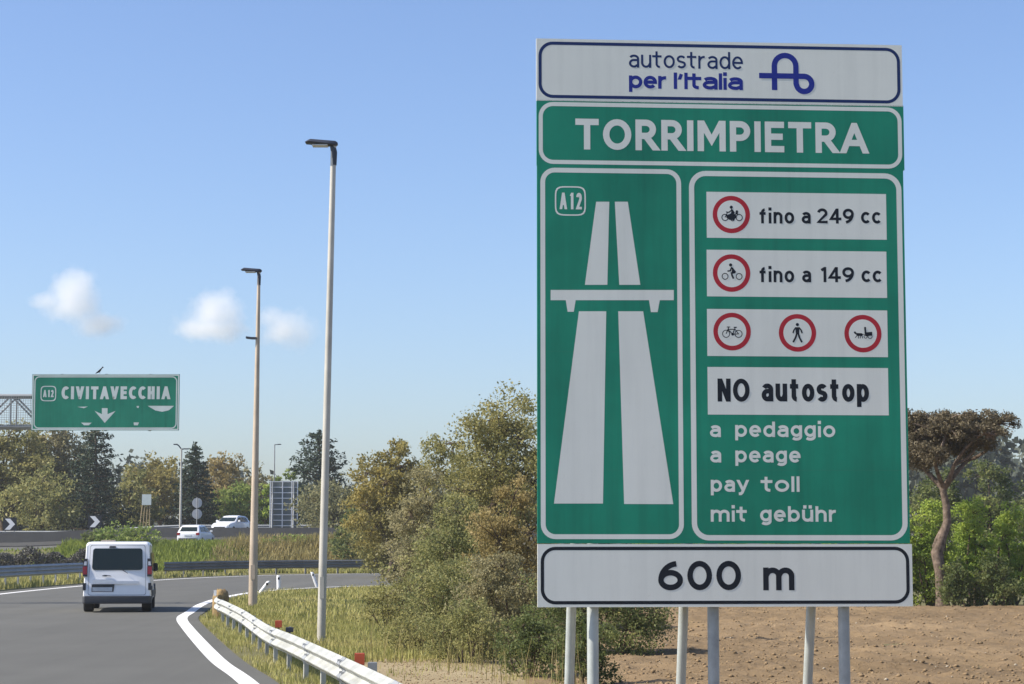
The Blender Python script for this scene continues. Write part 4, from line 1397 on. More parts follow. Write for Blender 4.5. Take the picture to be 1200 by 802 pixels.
p = at(170, 612, 178.0); base = H(p.x, p.y)
root = empty('small_sign', (p.x, p.y, base)); tag(root, 'small pale sign board on slanted wooden poles among the dull trees at left', 'road sign')
z0_, z1_ = at(170, 592, 178).z - base, at(170, 579.5, 178).z - base
mb = MB(); mb.box((0.1, 0, (z0_ + z1_) / 2), (0.80, 0.05, z1_ - z0_)); mb.build('board', M['far_white'], root)
for x0, x1 in ((-0.55, -0.2), (-0.25, 0.0), (0.05, 0.2), (0.40, 0.35)):
    mb = MB(); mb.tube([(x0, 0.08, -0.2), (x1, 0.08, z1_ * 0.93)], 0.05, 6); mb.build('pole', M['dry_wood'], root)

# ------------------------------------------------------------------ vegetation
L_ = {}
L_['olive'] = leaf_mat('olive_leaves', [(0.104, 0.112, 0.036), (0.235, 0.225, 0.076), (0.356, 0.319, 0.118), (0.488, 0.404, 0.162)])
L_['ochre'] = leaf_mat('ochre_leaves', [(0.135, 0.124, 0.038), (0.257, 0.226, 0.073), (0.365, 0.299, 0.089), (0.446, 0.342, 0.121)], clump=0.4)
L_['dark'] = leaf_mat('dark_needles', [(0.021, 0.037, 0.024), (0.040, 0.064, 0.037), (0.064, 0.088, 0.048)], trans=0.15)
L_['green'] = leaf_mat('green_leaves', [(0.086, 0.133, 0.030), (0.182, 0.250, 0.058), (0.295, 0.350, 0.091), (0.434, 0.451, 0.129)])
L_['bright'] = leaf_mat('bright_green_leaves', [(0.099, 0.169, 0.028), (0.235, 0.330, 0.056), (0.392, 0.473, 0.085), (0.548, 0.517, 0.093)], clump=0.8)
L_['greybrown'] = leaf_mat('grey_brown_leaves', [(0.137, 0.123, 0.062), (0.264, 0.238, 0.117), (0.390, 0.346, 0.182), (0.488, 0.436, 0.241)], clump=0.7)
L_['brown'] = leaf_mat('brownish_leaves', [(0.137, 0.114, 0.045), (0.274, 0.219, 0.084), (0.402, 0.315, 0.131), (0.483, 0.367, 0.158)], clump=0.7)
L_['mid'] = leaf_mat('mid_green_leaves', [(0.098, 0.122, 0.046), (0.224, 0.233, 0.087), (0.378, 0.355, 0.137), (0.533, 0.457, 0.205)], clump=0.7)
L_['deep'] = leaf_mat('deep_green_leaves', [(0.046, 0.070, 0.028), (0.110, 0.143, 0.048), (0.213, 0.235, 0.078), (0.361, 0.326, 0.131)], clump=0.9)
L_['willow'] = leaf_mat('pale_leaves', [(0.149, 0.149, 0.067), (0.253, 0.245, 0.119), (0.356, 0.327, 0.178)], clump=0.5)
L_['pine'] = leaf_mat('pine_needles', [(0.075, 0.064, 0.035), (0.135, 0.110, 0.062), (0.205, 0.162, 0.095)], trans=0.2, clump=0.8)
L_['blue'] = leaf_mat('distant_leaves', [(0.055, 0.070, 0.050), (0.100, 0.115, 0.085), (0.150, 0.155, 0.120)], trans=0.2, clump=0.12)
L_['hedge'] = leaf_mat('dark_hedge_leaves', [(0.058, 0.058, 0.052), (0.111, 0.107, 0.094), (0.182, 0.169, 0.150)], trans=0.2, clump=1.0)
L_['grass'] = leaf_mat('dry_grass', [(0.165, 0.184, 0.050), (0.301, 0.299, 0.088), (0.436, 0.391, 0.139), (0.572, 0.475, 0.220)], trans=0.3, clump=0.35)
L_['lush'] = leaf_mat('lush_grass', [(0.120, 0.165, 0.024), (0.220, 0.270, 0.045), (0.320, 0.340, 0.070)], trans=0.35, clump=0.5)
L_['straw'] = leaf_mat('straw', [(0.200, 0.175, 0.062), (0.310, 0.260, 0.100), (0.440, 0.350, 0.165)], trans=0.35, clump=0.6)

def rand_unit(rng, n):
    v = rng.normal(size=(n, 3))
    return v / np.linalg.norm(v, axis=1, keepdims=True)

def leaf_cards(rng, P, L, wr=0.5, flat_=0.0, droop=0.0):
    """one small four-sided leaf at each point"""
    n = len(P)
    t = rand_unit(rng, n)
    t[:, 2] = t[:, 2] * (1 - flat_) - droop
    t /= np.linalg.norm(t, axis=1, keepdims=True)
    s = np.cross(t, rand_unit(rng, n))
    s /= np.maximum(1e-6, np.linalg.norm(s, axis=1, keepdims=True))
    l = (L * rng.uniform(0.6, 1.35, n))[:, None] if np.isscalar(L) else (L * rng.uniform(0.6, 1.35, n))[:, None]
    nn = np.cross(t, s) * l * 0.08
    V = np.stack([P - t * l / 2, P + s * l * wr / 2 + nn, P + t * l / 2, P - s * l * wr / 2 + nn], 1).reshape(-1, 3)
    return V, np.arange(n * 4).reshape(n, 4)

def sample_lobe(rng, c, r, m, rough=0.28, inner=0.45):
    """clump centres towards the outside of one uneven lobe"""
    d = rand_unit(rng, m)
    ph = rng.uniform(0, 6.28, 6)
    wob = 1 + rough * (np.sin(3.1 * d[:, 0] + ph[0]) * np.sin(2.7 * d[:, 1] + ph[1]) + 0.6 * np.sin(6.3 * d[:, 2] + ph[2]) * np.sin(5.7 * d[:, 0] + ph[3]))
    q = rng.uniform(inner ** 2, 1, m) ** 0.5
    return np.array(c) + d * (q * wob)[:, None] * np.array(r)

def limb(mb, a, b, r0, r1, rng, sag=0.06, n=5):
    a, b = Vector(a), Vector(b)
    pts, rr = [], []
    off = Vector(rng.normal(size=3)) * (b - a).length * sag
    for k in range(n + 1):
        t = k / n
        pts.append(a.lerp(b, t) + off * math.sin(math.pi * t))
        rr.append(r0 + (r1 - r0) * t)
    mb.tube(pts, rr, 6)

def broad_tree(name, label, cat, px, py, wpx, Y, mat, seed, base_f=0.25, nl=9, dens=1.0, lobe=0.46, bark='bark', group=None, shape=1.0, dx=0.0, leaf_px=3.4, deep=0.8, rough=0.28, stems=1, clump_r=0.15):
    """leafy tree or shrub whose top shows at (px, py) at distance Y"""
    rng = np.random.RandomState(seed)
    top = at(px, py, Y)
    z0 = H(top.x, top.y)
    h = top.z - z0
    w = wpx * 1.16 * Y / FPX
    root = empty(name, (top.x, top.y, z0))
    tag(root, label, cat, group)
    zb = h * base_f
    lobes = []
    R0 = lobe * w * 0.62
    for k in range(nl):
        f = (k + 0.5) / nl
        zz = zb + (h - zb) * (0.22 + 0.62 * f) if base_f > 0.08 else h * (0.12 + 0.68 * f)
        env = math.sqrt(max(0.10, 1 - max(0.0, (f - 0.30) / 0.70) ** 2.6 - 0.25 * max(0.0, 0.3 - f)))
        an = k * 2.4 + rng.uniform(-0.5, 0.5)
        rad = (w / 2 - R0 * 0.75) * env * rng.uniform(0.7, 1.08)
        if k == nl - 1: rad *= 0.25
        rr = R0 * rng.uniform(0.75, 1.15) * (0.75 + 0.25 * env)
        rz = min(rr * rng.uniform(0.75, 1.0), (h - zb) * 0.42)
        zz = min(zz, h - rz * 0.88) if k == nl - 1 else min(zz, h - rz)
        if base_f <= 0.08: zz = max(zz, rz * 0.75)
        lobes.append(((math.cos(an) * rad, math.sin(an) * rad * deep, zz), (rr, rr * deep, rz)))
    lobes[-1] = ((lobes[-1][0][0], lobes[-1][0][1], h - lobes[-1][1][2] * 0.95), lobes[-1][1])
    leaf = leaf_px * Y / 2048.0
    area = wpx * (h * FPX / Y) * 0.7 * 0.73
    N = int(min(36000, max(1200, dens * area / (leaf_px ** 2 * 0.42) * 8.0)))
    vol = np.array([r[0] * r[2] for _, r in lobes]); vol /= vol.sum()
    P, cl = [], []
    for (c, r), f in zip(lobes, vol):
        m = max(12, int(80 * f * nl / 3))
        cc = sample_lobe(rng, c, r, m, rough)
        cc = cc[rng.rand(m) > 0.16]
        if len(cc) == 0: continue
        cl.append(cc)
        k = int(N * f)
        idx = rng.randint(0, len(cc), k)
        P.append(cc[idx] + rng.normal(size=(k, 3)) * (r[0] * clump_r) * np.array([1, 1, 0.75]))
    P = np.concatenate(P)
    P = P[P[:, 2] > 0.04]
    V, F = leaf_cards(rng, P, leaf, 0.55)
    mb = MB()
    tr = max(0.02, h * 0.022)
    if stems == 1:
        mid = Vector((rng.uniform(-.03, .03) * h, 0, zb * 0.8 + 0.1 * h))
        mb.tube([(0, 0, -0.2), (0.2 * mid.x, 0, zb * 0.4), tuple(mid), (mid.x * 0.6, 0, h * 0.72)], [tr * 1.4, tr, tr * 0.8, tr * 0.25], 10)
        for c, r in lobes:
            limb(mb, mid * rng.uniform(0.7, 1.1), c, tr * 0.55, tr * 0.16, rng)
    else:
        for c, r in lobes:
            limb(mb, (c[0] * 0.35 + rng.normal() * 0.03 * w, c[1] * 0.35, -0.1), c, tr * 0.7, tr * 0.2, rng)
    for cc, (c, r) in zip(cl, lobes):
        for q in cc[:7]:
            limb(mb, c, q, tr * 0.18, tr * 0.06, rng, n=3)
    mb.build('trunk' if stems == 1 else 'stems', M[bark], root, 60)
    np_mesh('crown' if stems == 1 else 'foliage', V, F, mat, root)
    return root

def conifer(label, px, py, wpx, Y, seed, tiers=17, up=0.15, mat='dark', prof=0.8, base_f=0.06, dens=1.0, ragged=0.25):
    rng = np.random.RandomState(seed)
    top = at(px, py, Y)
    z0 = H(top.x, top.y); h = top.z - z0; w = wpx * Y / FPX
    root = empty('conifer', (top.x, top.y, z0)); tag(root, label, 'tree', 'dark conifers beyond the upper road')
    mb = MB()
    tr = h * 0.022
    mb.tube([(0, 0, -0.2), (0.02 * h, 0, h * 0.4), (0, 0, h * 0.97)], [tr * 1.3, tr * 0.8, tr * 0.12], 8)
    P = []
    leaf = 3.6 * Y / 2048.0
    for k in range(tiers):
        f = (k + 0.3) / tiers
        zc = h * (base_f + (0.97 - base_f) * f)
        env = (1 - f) ** prof * 0.94 + 0.06
        nb = 6 if f < 0.75 else 4
        for j in range(nb):
            a = j * 2 * math.pi / nb + k * 1.1 + rng.uniform(-0.4, 0.4)
            ln = w / 2 * env * (1 + rng.uniform(-ragged, ragged * 0.7))
            tip = np.array([math.cos(a) * ln, math.sin(a) * ln, zc + ln * (up + rng.uniform(-0.1, 0.15))])
            b0 = np.array([0, 0, zc])
            limb(mb, b0, tip, tr * 0.35 * (1 - f) + 0.01, 0.012, rng, 0.04, 4)
            m = int(dens * 46 * (0.35 + env) * (wpx / 60))
            t = rng.uniform(0.12, 1.04, m) ** 0.8
            c = b0 + (tip - b0) * t[:, None]
            c[:, 2] += ln * up * 0.6 * t ** 3
            spread = (0.20 * ln * (1.05 - t) + 0.05 * w / 2)[:, None]
            P.append(c + rng.normal(size=(m, 3)) * spread * np.array([1, 1, 0.45]))
    P = np.concatenate(P)
    P = np.concatenate([P, np.stack([rng.normal(size=60) * w * 0.012, rng.normal(size=60) * w * 0.012, h * (0.9 + 0.11 * rng.rand(60))], 1)])
    V, F = leaf_cards(rng, P, leaf, 0.42, 0.35)
    mb.build('trunk', M['bark'], root, 60)
    np_mesh('crown', V, F, L_[mat], root)
    return root

# --- far wood closing the view, one mass
def far_wood():
    rng = np.random.RandomState(3)
    P = []
    for k in range(330):
        x = rng.uniform(-150, 170); y = rng.uniform(285, 330)
        hgt = 8.0 + 2.6 * math.sin(x * 0.09) + rng.uniform(-1.5, 2.0) + (1.5 if x > 60 else 0)
        r = rng.uniform(3.0, 5.5)
        c = np.array([x, y, 2.6 + hgt - r * 0.9])
        P.append(sample_lobe(rng, c, (r, r, r * 0.9), 70))
        P.append(sample_lobe(rng, c - np.array([0, 0, r * 1.1]), (r, r, r), 50))
    for k in range(190):          # the same wood comes nearer on either side of the view
        sd_ = -1 if k % 2 else 1
        x = rng.uniform(-150, -52) if sd_ < 0 else rng.uniform(34, 150)
        y = rng.uniform(205, 245)
        hgt = 8.5 + rng.uniform(-2.0, 2.5); r = rng.uniform(2.6, 4.2)
        c = np.array([x, y, 2.9 + hgt - r * 0.9])
        P.append(sample_lobe(rng, c, (r, r, r), 130))
        P.append(sample_lobe(rng, c - np.array([0, 0, r * 1.2]), (r * 1.1, r, r), 110))
    P = np.concatenate(P)
    P = np.concatenate([P, P + rng.normal(size=P.shape) * 0.7])
    V, F = leaf_cards(rng, P, 1.0, 0.7)
    o = np_mesh('distant_wood', V, F, L_['blue'])
    tag(o, 'hazy belt of distant trees closing the view behind everything', 'woodland', kind='stuff')
far_wood()

G1 = 'broadleaf trees beyond the upper road'
broad_tree('broadleaf_tree', 'olive brown tree at the left edge below the overhead sign', 'tree', 8, 488, 105, 184, L_['olive'], 1, 0.10, 11, 1.1, group=G1)
broad_tree('broadleaf_tree', 'tall thin-leaved brownish tree behind the middle of the overhead sign', 'tree', 72, 478, 95, 188, L_['greybrown'], 2, 0.10, 11, 0.8, group=G1)
broad_tree('broadleaf_tree', 'low olive shrub-like tree between the two chevron boards', 'tree', 52, 545, 90, 178, L_['mid'], 21, 0.05, 8, 0.8, group=G1)
conifer('broad dark conifer just right of the second chevron board, its tips under the overhead sign', 112, 494, 84, 181, 4, 18, 0.10, prof=0.55, ragged=0.3)
broad_tree('broadleaf_tree', 'dull round greyish tree behind the small pale sign board', 'tree', 155, 545, 66, 186, L_['mid'], 5, 0.08, 9, 0.9, group=G1)
broad_tree('broadleaf_tree', 'light ochre tree behind the thin lamp post with two arms', 'tree', 190, 531, 78, 214, L_['ochre'], 6, 0.12, 9, 1.0, group=G1)
conifer('dark pointed conifer behind the two round signs', 229, 519, 66, 187, 7, 18, 0.02, prof=0.75, ragged=0.25, dens=1.2)
broad_tree('broadleaf_tree', 'ochre tree with purplish twigs left of the brownish lamp post', 'tree', 262, 529, 58, 200, L_['brown'], 8, 0.15, 9, 0.8, group=G1)
broad_tree('broadleaf_tree', 'green rounded tree behind the white car that comes towards us', 'tree', 282, 562, 62, 190, L_['green'], 9, 0.05, 8, 1.0, group=G1)
broad_tree('broadleaf_tree', 'bare-looking brownish tree right behind the brownish lamp post', 'tree', 298, 545, 44, 205, L_['greybrown'], 10, 0.2, 7, 0.6, group=G1)
broad_tree('broadleaf_tree', 'small bright green tree left of the steel sign frame', 'tree', 312, 566, 34, 188, L_['bright'], 11, 0.05, 6, 0.9, group=G1)
broad_tree('broadleaf_tree', 'small green tree showing above the steel sign frame', 'tree', 340, 549, 42, 212, L_['green'], 12, 0.1, 6, 0.9, group=G1)
conifer('large ragged dark cedar right of the steel sign frame with upturned branch tips', 374, 505, 84, 192, 13, 15, 0.22, prof=0.42, ragged=0.4, dens=1.25)
broad_tree('broadleaf_tree', 'pale drooping tree behind the tall lamp post', 'tree', 392, 560, 92, 160, L_['willow'], 14, 0.05, 9, 1.0, group=G1)

G2_ = 'bushes and trees along the right side of the bend'
broad_tree('bush', 'dark bush low at the end of the shaded guardrail', 'bush', 418, 592, 74, 136, L_['deep'], 15, 0.0, 8, 1.0, group=G2_, stems=5)
broad_tree('bush', 'olive bush between the dark bush and the ochre tree', 'bush', 455, 588, 80, 116, L_['olive'], 31, 0.0, 8, 1.0, group=G2_, stems=5)
broad_tree('broadleaf_tree', 'rounded ochre yellow tree at the middle of the picture', 'tree', 458, 511, 104, 112, L_['ochre'], 16, 0.10, 12, 1.1, group=G2_)
broad_tree('broadleaf_tree', 'tall olive tree with an open yellowish top beside the left edge of the big sign', 'tree', 590, 458, 150, 80, L_['olive'], 17, 0.12, 13, 0.75, group=G2_, leaf_px=3.0, rough=0.36)
broad_tree('broadleaf_tree', 'loose olive tree between the ochre tree and the tall tree', 'tree', 532, 500, 100, 84, L_['olive'], 18, 0.08, 11, 0.9, group=G2_, leaf_px=3.0, rough=0.34)
broad_tree('broadleaf_tree', 'greyish green tree low in front of the ochre tree', 'tree', 500, 548, 95, 70, L_['greybrown'], 19, 0.05, 10, 0.9, group=G2_, leaf_px=3.0)
broad_tree('broadleaf_tree', 'leafy tree standing hidden behind the big sign', 'tree', 700, 500, 130, 78, L_['mid'], 34, 0.1, 11, 0.7, group=G2_)
broad_tree('bush', 'reddish brown bush against the left edge of the big sign', 'bush', 600, 560, 112, 46, L_['brown'], 20, 0.0, 11, 0.9, group=G2_, stems=5, leaf_px=3.0)
broad_tree('bush', 'mid green bush in the gap left of the reddish brown bush', 'bush', 535, 580, 110, 50, L_['mid'], 22, 0.0, 11, 0.9, group=G2_, stems=5, leaf_px=3.0)
broad_tree('bush', 'grey twiggy bush leaning over the grass island', 'bush', 492, 618, 92, 54, L_['greybrown'], 23, 0.0, 9, 0.8, group=G2_, stems=5, leaf_px=3.0)
broad_tree('bush', 'grey green bush in front of the twiggy one', 'bush', 530, 655, 110, 40, L_['mid'], 24, 0.0, 10, 0.9, group=G2_, stems=5, leaf_px=3.0)
broad_tree('bush', 'large brown-green bush left of the sign posts', 'bush', 590, 640, 105, 37, L_['greybrown'], 25, 0.0, 11, 0.9, group=G2_, stems=5, leaf_px=3.0)
broad_tree('bush', 'low yellowish green bush at the edge of the dirt track', 'bush', 490, 715, 84, 36.5, L_['olive'], 26, 0.0, 8, 0.55, group=G2_, stems=5, leaf_px=2.8)
broad_tree('bush', 'dark green bramble beside the leftmost brace of the big sign', 'bush', 622, 705, 78, 30.5, L_['deep'], 27, 0.0, 9, 0.9, group=G2_, stems=5, leaf_px=3.0)
broad_tree('bush', 'dull olive bush right of the low yellowish green bush', 'bush', 548, 700, 90, 34.0, L_['mid'], 29, 0.0, 9, 0.8, group=G2_, stems=5, leaf_px=2.8)
broad_tree('bush', 'yellow green bush on the grass island left of the tallest bushes', 'bush', 455, 680, 70, 47.0, L_['olive'], 30, 0.0, 8, 0.5, group=G2_, stems=5, leaf_px=2.8)
broad_tree('bush', 'dark low bush seen between the two leftmost legs of the big sign', 'bush', 684, 712, 74, 28.0, L_['deep'], 32, 0.0, 8, 0.9, group=G2_, stems=5, leaf_px=3.0)
broad_tree('bush', 'dark bush hanging behind the left sign posts', 'bush', 705, 655, 150, 36, L_['deep'], 28, 0.06, 11, 1.0, group=G2_, stems=5, leaf_px=3.0)

# --- right of the sign: bright shrubs, the umbrella pine and dark trees behind
G3 = 'bright green shrubs along the far edge of the field'
for i, (px, py, wp, Y, sd, lab) in enumerate(((1088, 588, 62, 63, 41, 'bright green shrub left of the pine trunk'), (1138, 584, 60, 64, 42, 'tall bright green shrub just right of the pine trunk'),
        (1182, 590, 62, 64.5, 43, 'yellow tipped green shrub at the right edge of the picture'), (1222, 600, 60, 65, 44, 'green shrub cut off by the right edge of the picture'),
        (1118, 655, 46, 61.5, 45, 'low dull green shrub at the foot of the pine'), (1165, 648, 60, 61.5, 46, 'low dark shrub at the field edge near the right of the picture'),
        (1046, 590, 60, 63, 47, 'bright green shrub mostly hidden by the right edge of the big sign'), (985, 592, 70, 63, 48, 'bright green shrub behind the right sign posts'),
        (915, 600, 70, 64, 49, 'green shrub behind the middle of the big sign'), (840, 600, 70, 64, 50, 'green shrub behind the middle sign posts'), (770, 610, 70, 62, 51, 'green shrub behind the left half of the big sign'))):
    broad_tree('shrub', lab, 'shrub', px, py, wp, Y, L_['deep'] if i in (4, 5) else L_['bright'], sd, 0.0, 9, 1.0, group=G3, stems=5, leaf_px=3.0, clump_r=0.17)
G4 = 'dark trees behind the bright shrubs'
for i, (px, py, wp, Y, sd, lab) in enumerate(((1100, 548, 90, 92, 61, 'dark green tree behind the trunk of the umbrella pine'), (1160, 541, 92, 98, 62, 'dark tree right of the umbrella pine under its crown'),
        (1215, 560, 80, 96, 63, 'dark tree at the right edge behind the shrubs'), (1035, 550, 90, 95, 64, 'dark tree hidden behind the right edge of the big sign'))):
    broad_tree('broadleaf_tree', lab, 'tree', px, py, wp, Y, L_['deep'], sd, 0.08, 10, 1.0, group=G4)

def umbrella_pine():
    rng = np.random.RandomState(77)
    Y = 62.0
    b = at(1104, 705, Y); b.z = 0
    root = empty('umbrella_pine', b); tag(root, 'umbrella pine with a bent pale trunk and flat brownish crown right of the big sign', 'tree')
    P_ = lambda px, py, dy=0.0: at(px, py, Y + dy) - b
    mb = MB()
    mb.tube([P_(1105, 716), P_(1104, 700), P_(1102, 672), P_(1098, 648), P_(1104, 630), P_(1110, 612), P_(1109, 592), P_(1104, 570)], [0.25, 0.19, 0.165, 0.19, 0.145, 0.125, 0.115, 0.095], 14)
    mb.tube([P_(1100, 652), P_(1096, 640), P_(1100, 628), P_(1106, 616)], [0.09, 0.10, 0.07, 0.03], 8)
    fork = P_(1106, 573)
    tips = []
    for (px, py, dy, r) in ((1082, 548, 0.3, 0.10), (1118, 545, -0.4, 0.10), (1134, 540, 0.7, 0.09), (1095, 540, -0.9, 0.08)):
        e = P_(px, py, dy); limb(mb, fork, e, r, r * 0.6, rng, 0.04); tips.append(e)
    lobes = []
    for (px, py, rx, ry, dy) in ((1084, 512, 34, 26, 0), (1058, 506, 34, 26, 0.6), (1110, 500, 34, 20, -0.7), (1142, 497, 30, 17, 0.4), (1172, 496, 22, 12, -0.2), (1128, 516, 24, 12, 1.0), (1090, 532, 24, 12, -1.0), (1156, 508, 20, 11, -1.1), (1100, 493, 40, 14, 1.3), (1066, 530, 22, 14, 1.0), (1112, 524, 28, 12, 0.3), (1082, 540, 22, 10, 0.4), (1146, 520, 20, 10, -0.4)):
        c = P_(px, py, dy); s_ = Y / FPX
        lobes.append((c, (rx * s_, rx * s_ * 1.1, ry * s_)))
    PT = []
    for c, r in lobes:
        t0 = min(tips, key=lambda t: (t - c).length)
        limb(mb, t0, c, 0.055, 0.03, rng, 0.08)
        m = int(34 * r[0] * r[2] / 0.45 + 10)
        cc = sample_lobe(rng, tuple(c), r, m, 0.3, 0.3)
        for q in cc[:16]:
            limb(mb, c, q, 0.028, 0.010, rng, 0.1, 3)
        cc = cc[rng.rand(len(cc)) > 0.32]
        k = int(3900 * r[0] * r[2] / 0.45)
        idx = rng.randint(0, len(cc), k)
        PT.append(cc[idx] + rng.normal(size=(k, 3)) * 0.105 * np.array([1, 1, 0.6]))
    V, F = leaf_cards(rng, np.concatenate(PT), 0.105, 0.36, 0.0, -0.25)
    mb.build('trunk', M['pine_bark'], root, 60)
    np_mesh('crown', V, F, L_['pine'], root)
umbrella_pine()

# --- clipped dark hedge behind the left guardrail
rng = np.random.RandomState(9)
def hedge():
    n = 17000
    t = rng.rand(n)
    x = -46 + 21 * t
    y = 121 + 2.0 * t + rng.normal(size=n) * 0.35
    z = np.array([H(a, b) for a, b in zip(x, y)]) + rng.rand(n) ** 0.8 * (1.3 + 0.2 * np.sin(x * 1.7) + 0.2 * np.sin(x * 4.1))
    V, F = leaf_cards(rng, np.stack([x + 35.5, y - 122, z], 1), 0.22, 0.4)
    root = empty('hedge', (-35.5, 122, 0)); tag(root, 'dark twiggy hedge running behind the left guardrail', 'hedge')
    np_mesh('foliage', V, F, L_['hedge'], root)
    mb = MB()
    for k in range(70):
        xx = -10.5 + 21 * k / 69; yy = -1.0 + 2.0 * k / 69
        limb(mb, (xx, yy, -0.1), (xx + rng.normal() * 0.3, yy + rng.normal() * 0.2, 1.0), 0.03, 0.012, rng, 0.08, 3)
    mb.build('stems', M['bark'], root)
hedge()

# --- grass: blades in their thousands, one object per kind
def blades(name, XY, h, w, mat, label, seed, cat='grass', lean=0.45):
    rng = np.random.RandomState(seed)
    n = len(XY)
    Z = np.array([H(a, b) for a, b in XY])
    B = np.column_stack([XY, Z - 0.01])
    a = rng.uniform(0, 2 * np.pi, n)
    dirv = np.stack([np.cos(a), np.sin(a), np.zeros(n)], 1)
    b = rng.uniform(0, 2 * np.pi, n)
    ld = np.stack([np.cos(b), np.sin(b), np.zeros(n)], 1) * (rng.uniform(0.05, lean, n) * h)[:, None]
    up = np.stack([np.zeros(n), np.zeros(n), h], 1)
    ww = dirv * (w / 2)[:, None]
    m_ = B + up * 0.55 + ld * 0.35
    t_ = B + up * 0.96 + ld
    V = np.stack([B - ww, B + ww, m_ + ww * 0.8, m_ - ww * 0.8, t_ + ww * 0.15, t_ - ww * 0.15], 1).reshape(-1, 3)
    k = np.arange(n)[:, None] * 6
    F = np.concatenate([k + np.array([[0, 1, 2, 3]]), k + np.array([[3, 2, 4, 5]])])
    o = np_mesh(name, V, F, mat)
    return tag(o, label, cat, kind='stuff')

ix = np.array([p.y for p in inner]); iy = np.array([p.x for p in inner])
ny_ = np.array([p.y for p in near_path]); nx_ = np.array([p.x for p in near_path])
def edge_x(y):      # x of the inner road edge at y (below the bend)
    k = [i for i in range(len(inner)) if inner[i].y < 79]
    return np.interp(y, ix[k], iy[k])
def patchy(rng, X, Y, seed, sc, keep):
    f = fnoise(X, Y, seed, 3, sc)
    return rng.rand(len(X)) < np.clip(keep + 1.1 * f, 0.02, 1)

rng = np.random.RandomState(21)
pts, hs, ws = [], [], []
def add_grass(n, y0, y1, x0f, x1f, h, w, seed, keep=0.75, sc=0.5):
    Yv = rng.uniform(y0, y1, n)
    t = rng.rand(n)
    a, b = x0f(Yv), x1f(Yv)
    X = a + (b - a) * t
    ok = patchy(rng, X, Yv, seed, sc, keep)
    X, Yv = X[ok], Yv[ok]
    pts.append(np.stack([X, Yv], 1))
    hs.append(h * rng.uniform(0.45, 1.25, len(X)) * (1 + 0.5 * fnoise(X, Yv, seed + 1, 3, 0.35))); ws.append(np.full(len(X), w))
rail_x = lambda y: np.interp(-y, -ny_, nx_)
rl = lambda y: np.interp(y, ny_[::-1], nx_[::-1])
# the island behind the rail
add_grass(30000, 34, 52, lambda y: rl(y) + 0.25, lambda y: np.full_like(y, 0.5), 0.15, 0.016, 31, 0.85)
add_grass(34000, 52, 96, lambda y: edge_x(np.minimum(y, 74)) + 0.6 + np.clip(y - 80, 0, 99) * 0.45, lambda y: np.full_like(y, 3.0), 0.17, 0.034, 32, 0.95)
add_grass(6000, 52, 66, lambda y: edge_x(y) + 1.0, lambda y: edge_x(y) + 2.6, 0.20, 0.03, 36, 0.8)
# strip between the edge line and the rail
add_grass(9000, 27, 54, lambda y: edge_x(y) + 0.45, lambda y: rl(y) + 0.3, 0.11, 0.014, 33, 0.42, 0.8)
# beside the track and under the sign
add_grass(4500, 15, 27, lambda y: np.full_like(y, 0.0), lambda y: np.full_like(y, 1.3), 0.18, 0.010, 34, 0.45, 0.9)
add_grass(5000, 20, 36, lambda y: rl(y) + 0.1, lambda y: rl(y) + 0.9, 0.17, 0.014, 35, 0.55, 0.8)
add_grass(2600, 29.5, 36.5, lambda y: rl(y) + 0.6, lambda y: np.full_like(y, 0.9), 0.13, 0.013, 37, 0.25, 1.0)
blades('grass', np.concatenate(pts), np.concatenate(hs), np.concatenate(ws), L_['grass'], 'dry yellowish grass covering the island and the road verge', 22)

# verges and bank on the outer side of the bend
pts, hs, ws = [], [], []
add_grass(14000, 76, 122, lambda y: np.interp(y, [76, 100, 112, 122], [-27, -27, -27, -27]), lambda y: np.interp(y, [76, 84, 96, 108, 118, 124], [-20.9, -21.0, -20.6, -19.4, -17.0, -13]), 0.28, 0.06, 41, 0.8)
add_grass(12000, 128.2, 133, lambda y: np.full_like(y, -18.0), lambda y: np.full_like(y, 2.0), 0.28, 0.07, 42, 0.8)
blades('grass', np.concatenate(pts), np.concatenate(hs), np.concatenate(ws), L_['grass'], 'rough dry grass under the guardrail on the outer side of the bend', 23)
pts, hs, ws = [], [], []
add_grass(9000, 126, 144.2, lambda y: np.full_like(y, -48.0), lambda y: np.full_like(y, -30.0), 0.16, 0.08, 48, 0.5, 0.3)
add_grass(17000, 131.5, 144.2, lambda y: np.full_like(y, -31.0), lambda y: np.full_like(y, -17.0), 0.50, 0.09, 43, 0.95, 0.3)
blades('grass', np.concatenate(pts), np.concatenate(hs), np.concatenate(ws), L_['lush'], 'bright green grass on the bank below the white hatchback', 24)
pts, hs, ws = [], [], []
add_grass(20000, 131.5, 144.2, lambda y: np.full_like(y, -20.0), lambda y: np.full_like(y, 0.0), 0.60, 0.09, 44, 0.85, 0.3)
add_grass(9000, 139, 144.2, lambda y: np.full_like(y, -19.0), lambda y: np.full_like(y, -2.0), 0.85, 0.09, 45, 0.7, 0.3)
blades('grass', np.concatenate(pts), np.concatenate(hs), np.concatenate(ws), L_['straw'], 'tall straw coloured grass on the bank between the two lamp posts', 25)
pts, hs, ws = [], [], []
add_grass(170, 26.5, 33, lambda y: np.interp(y, [26, 33], [0.1, -1.4]), lambda y: np.interp(y, [26, 33], [1.0, 0.9]), 0.75, 0.012, 46, 0.7, 0.8)
add_grass(90, 33, 38, lambda y: np.full_like(y, -2.6), lambda y: np.full_like(y, 0.2), 0.6, 0.014, 47, 0.7, 0.8)
blades('grass', np.concatenate(pts), np.concatenate(hs), np.concatenate(ws), L_['straw'], 'pale dead stalks at the foot of the bushes by the sign', 26, lean=0.3)
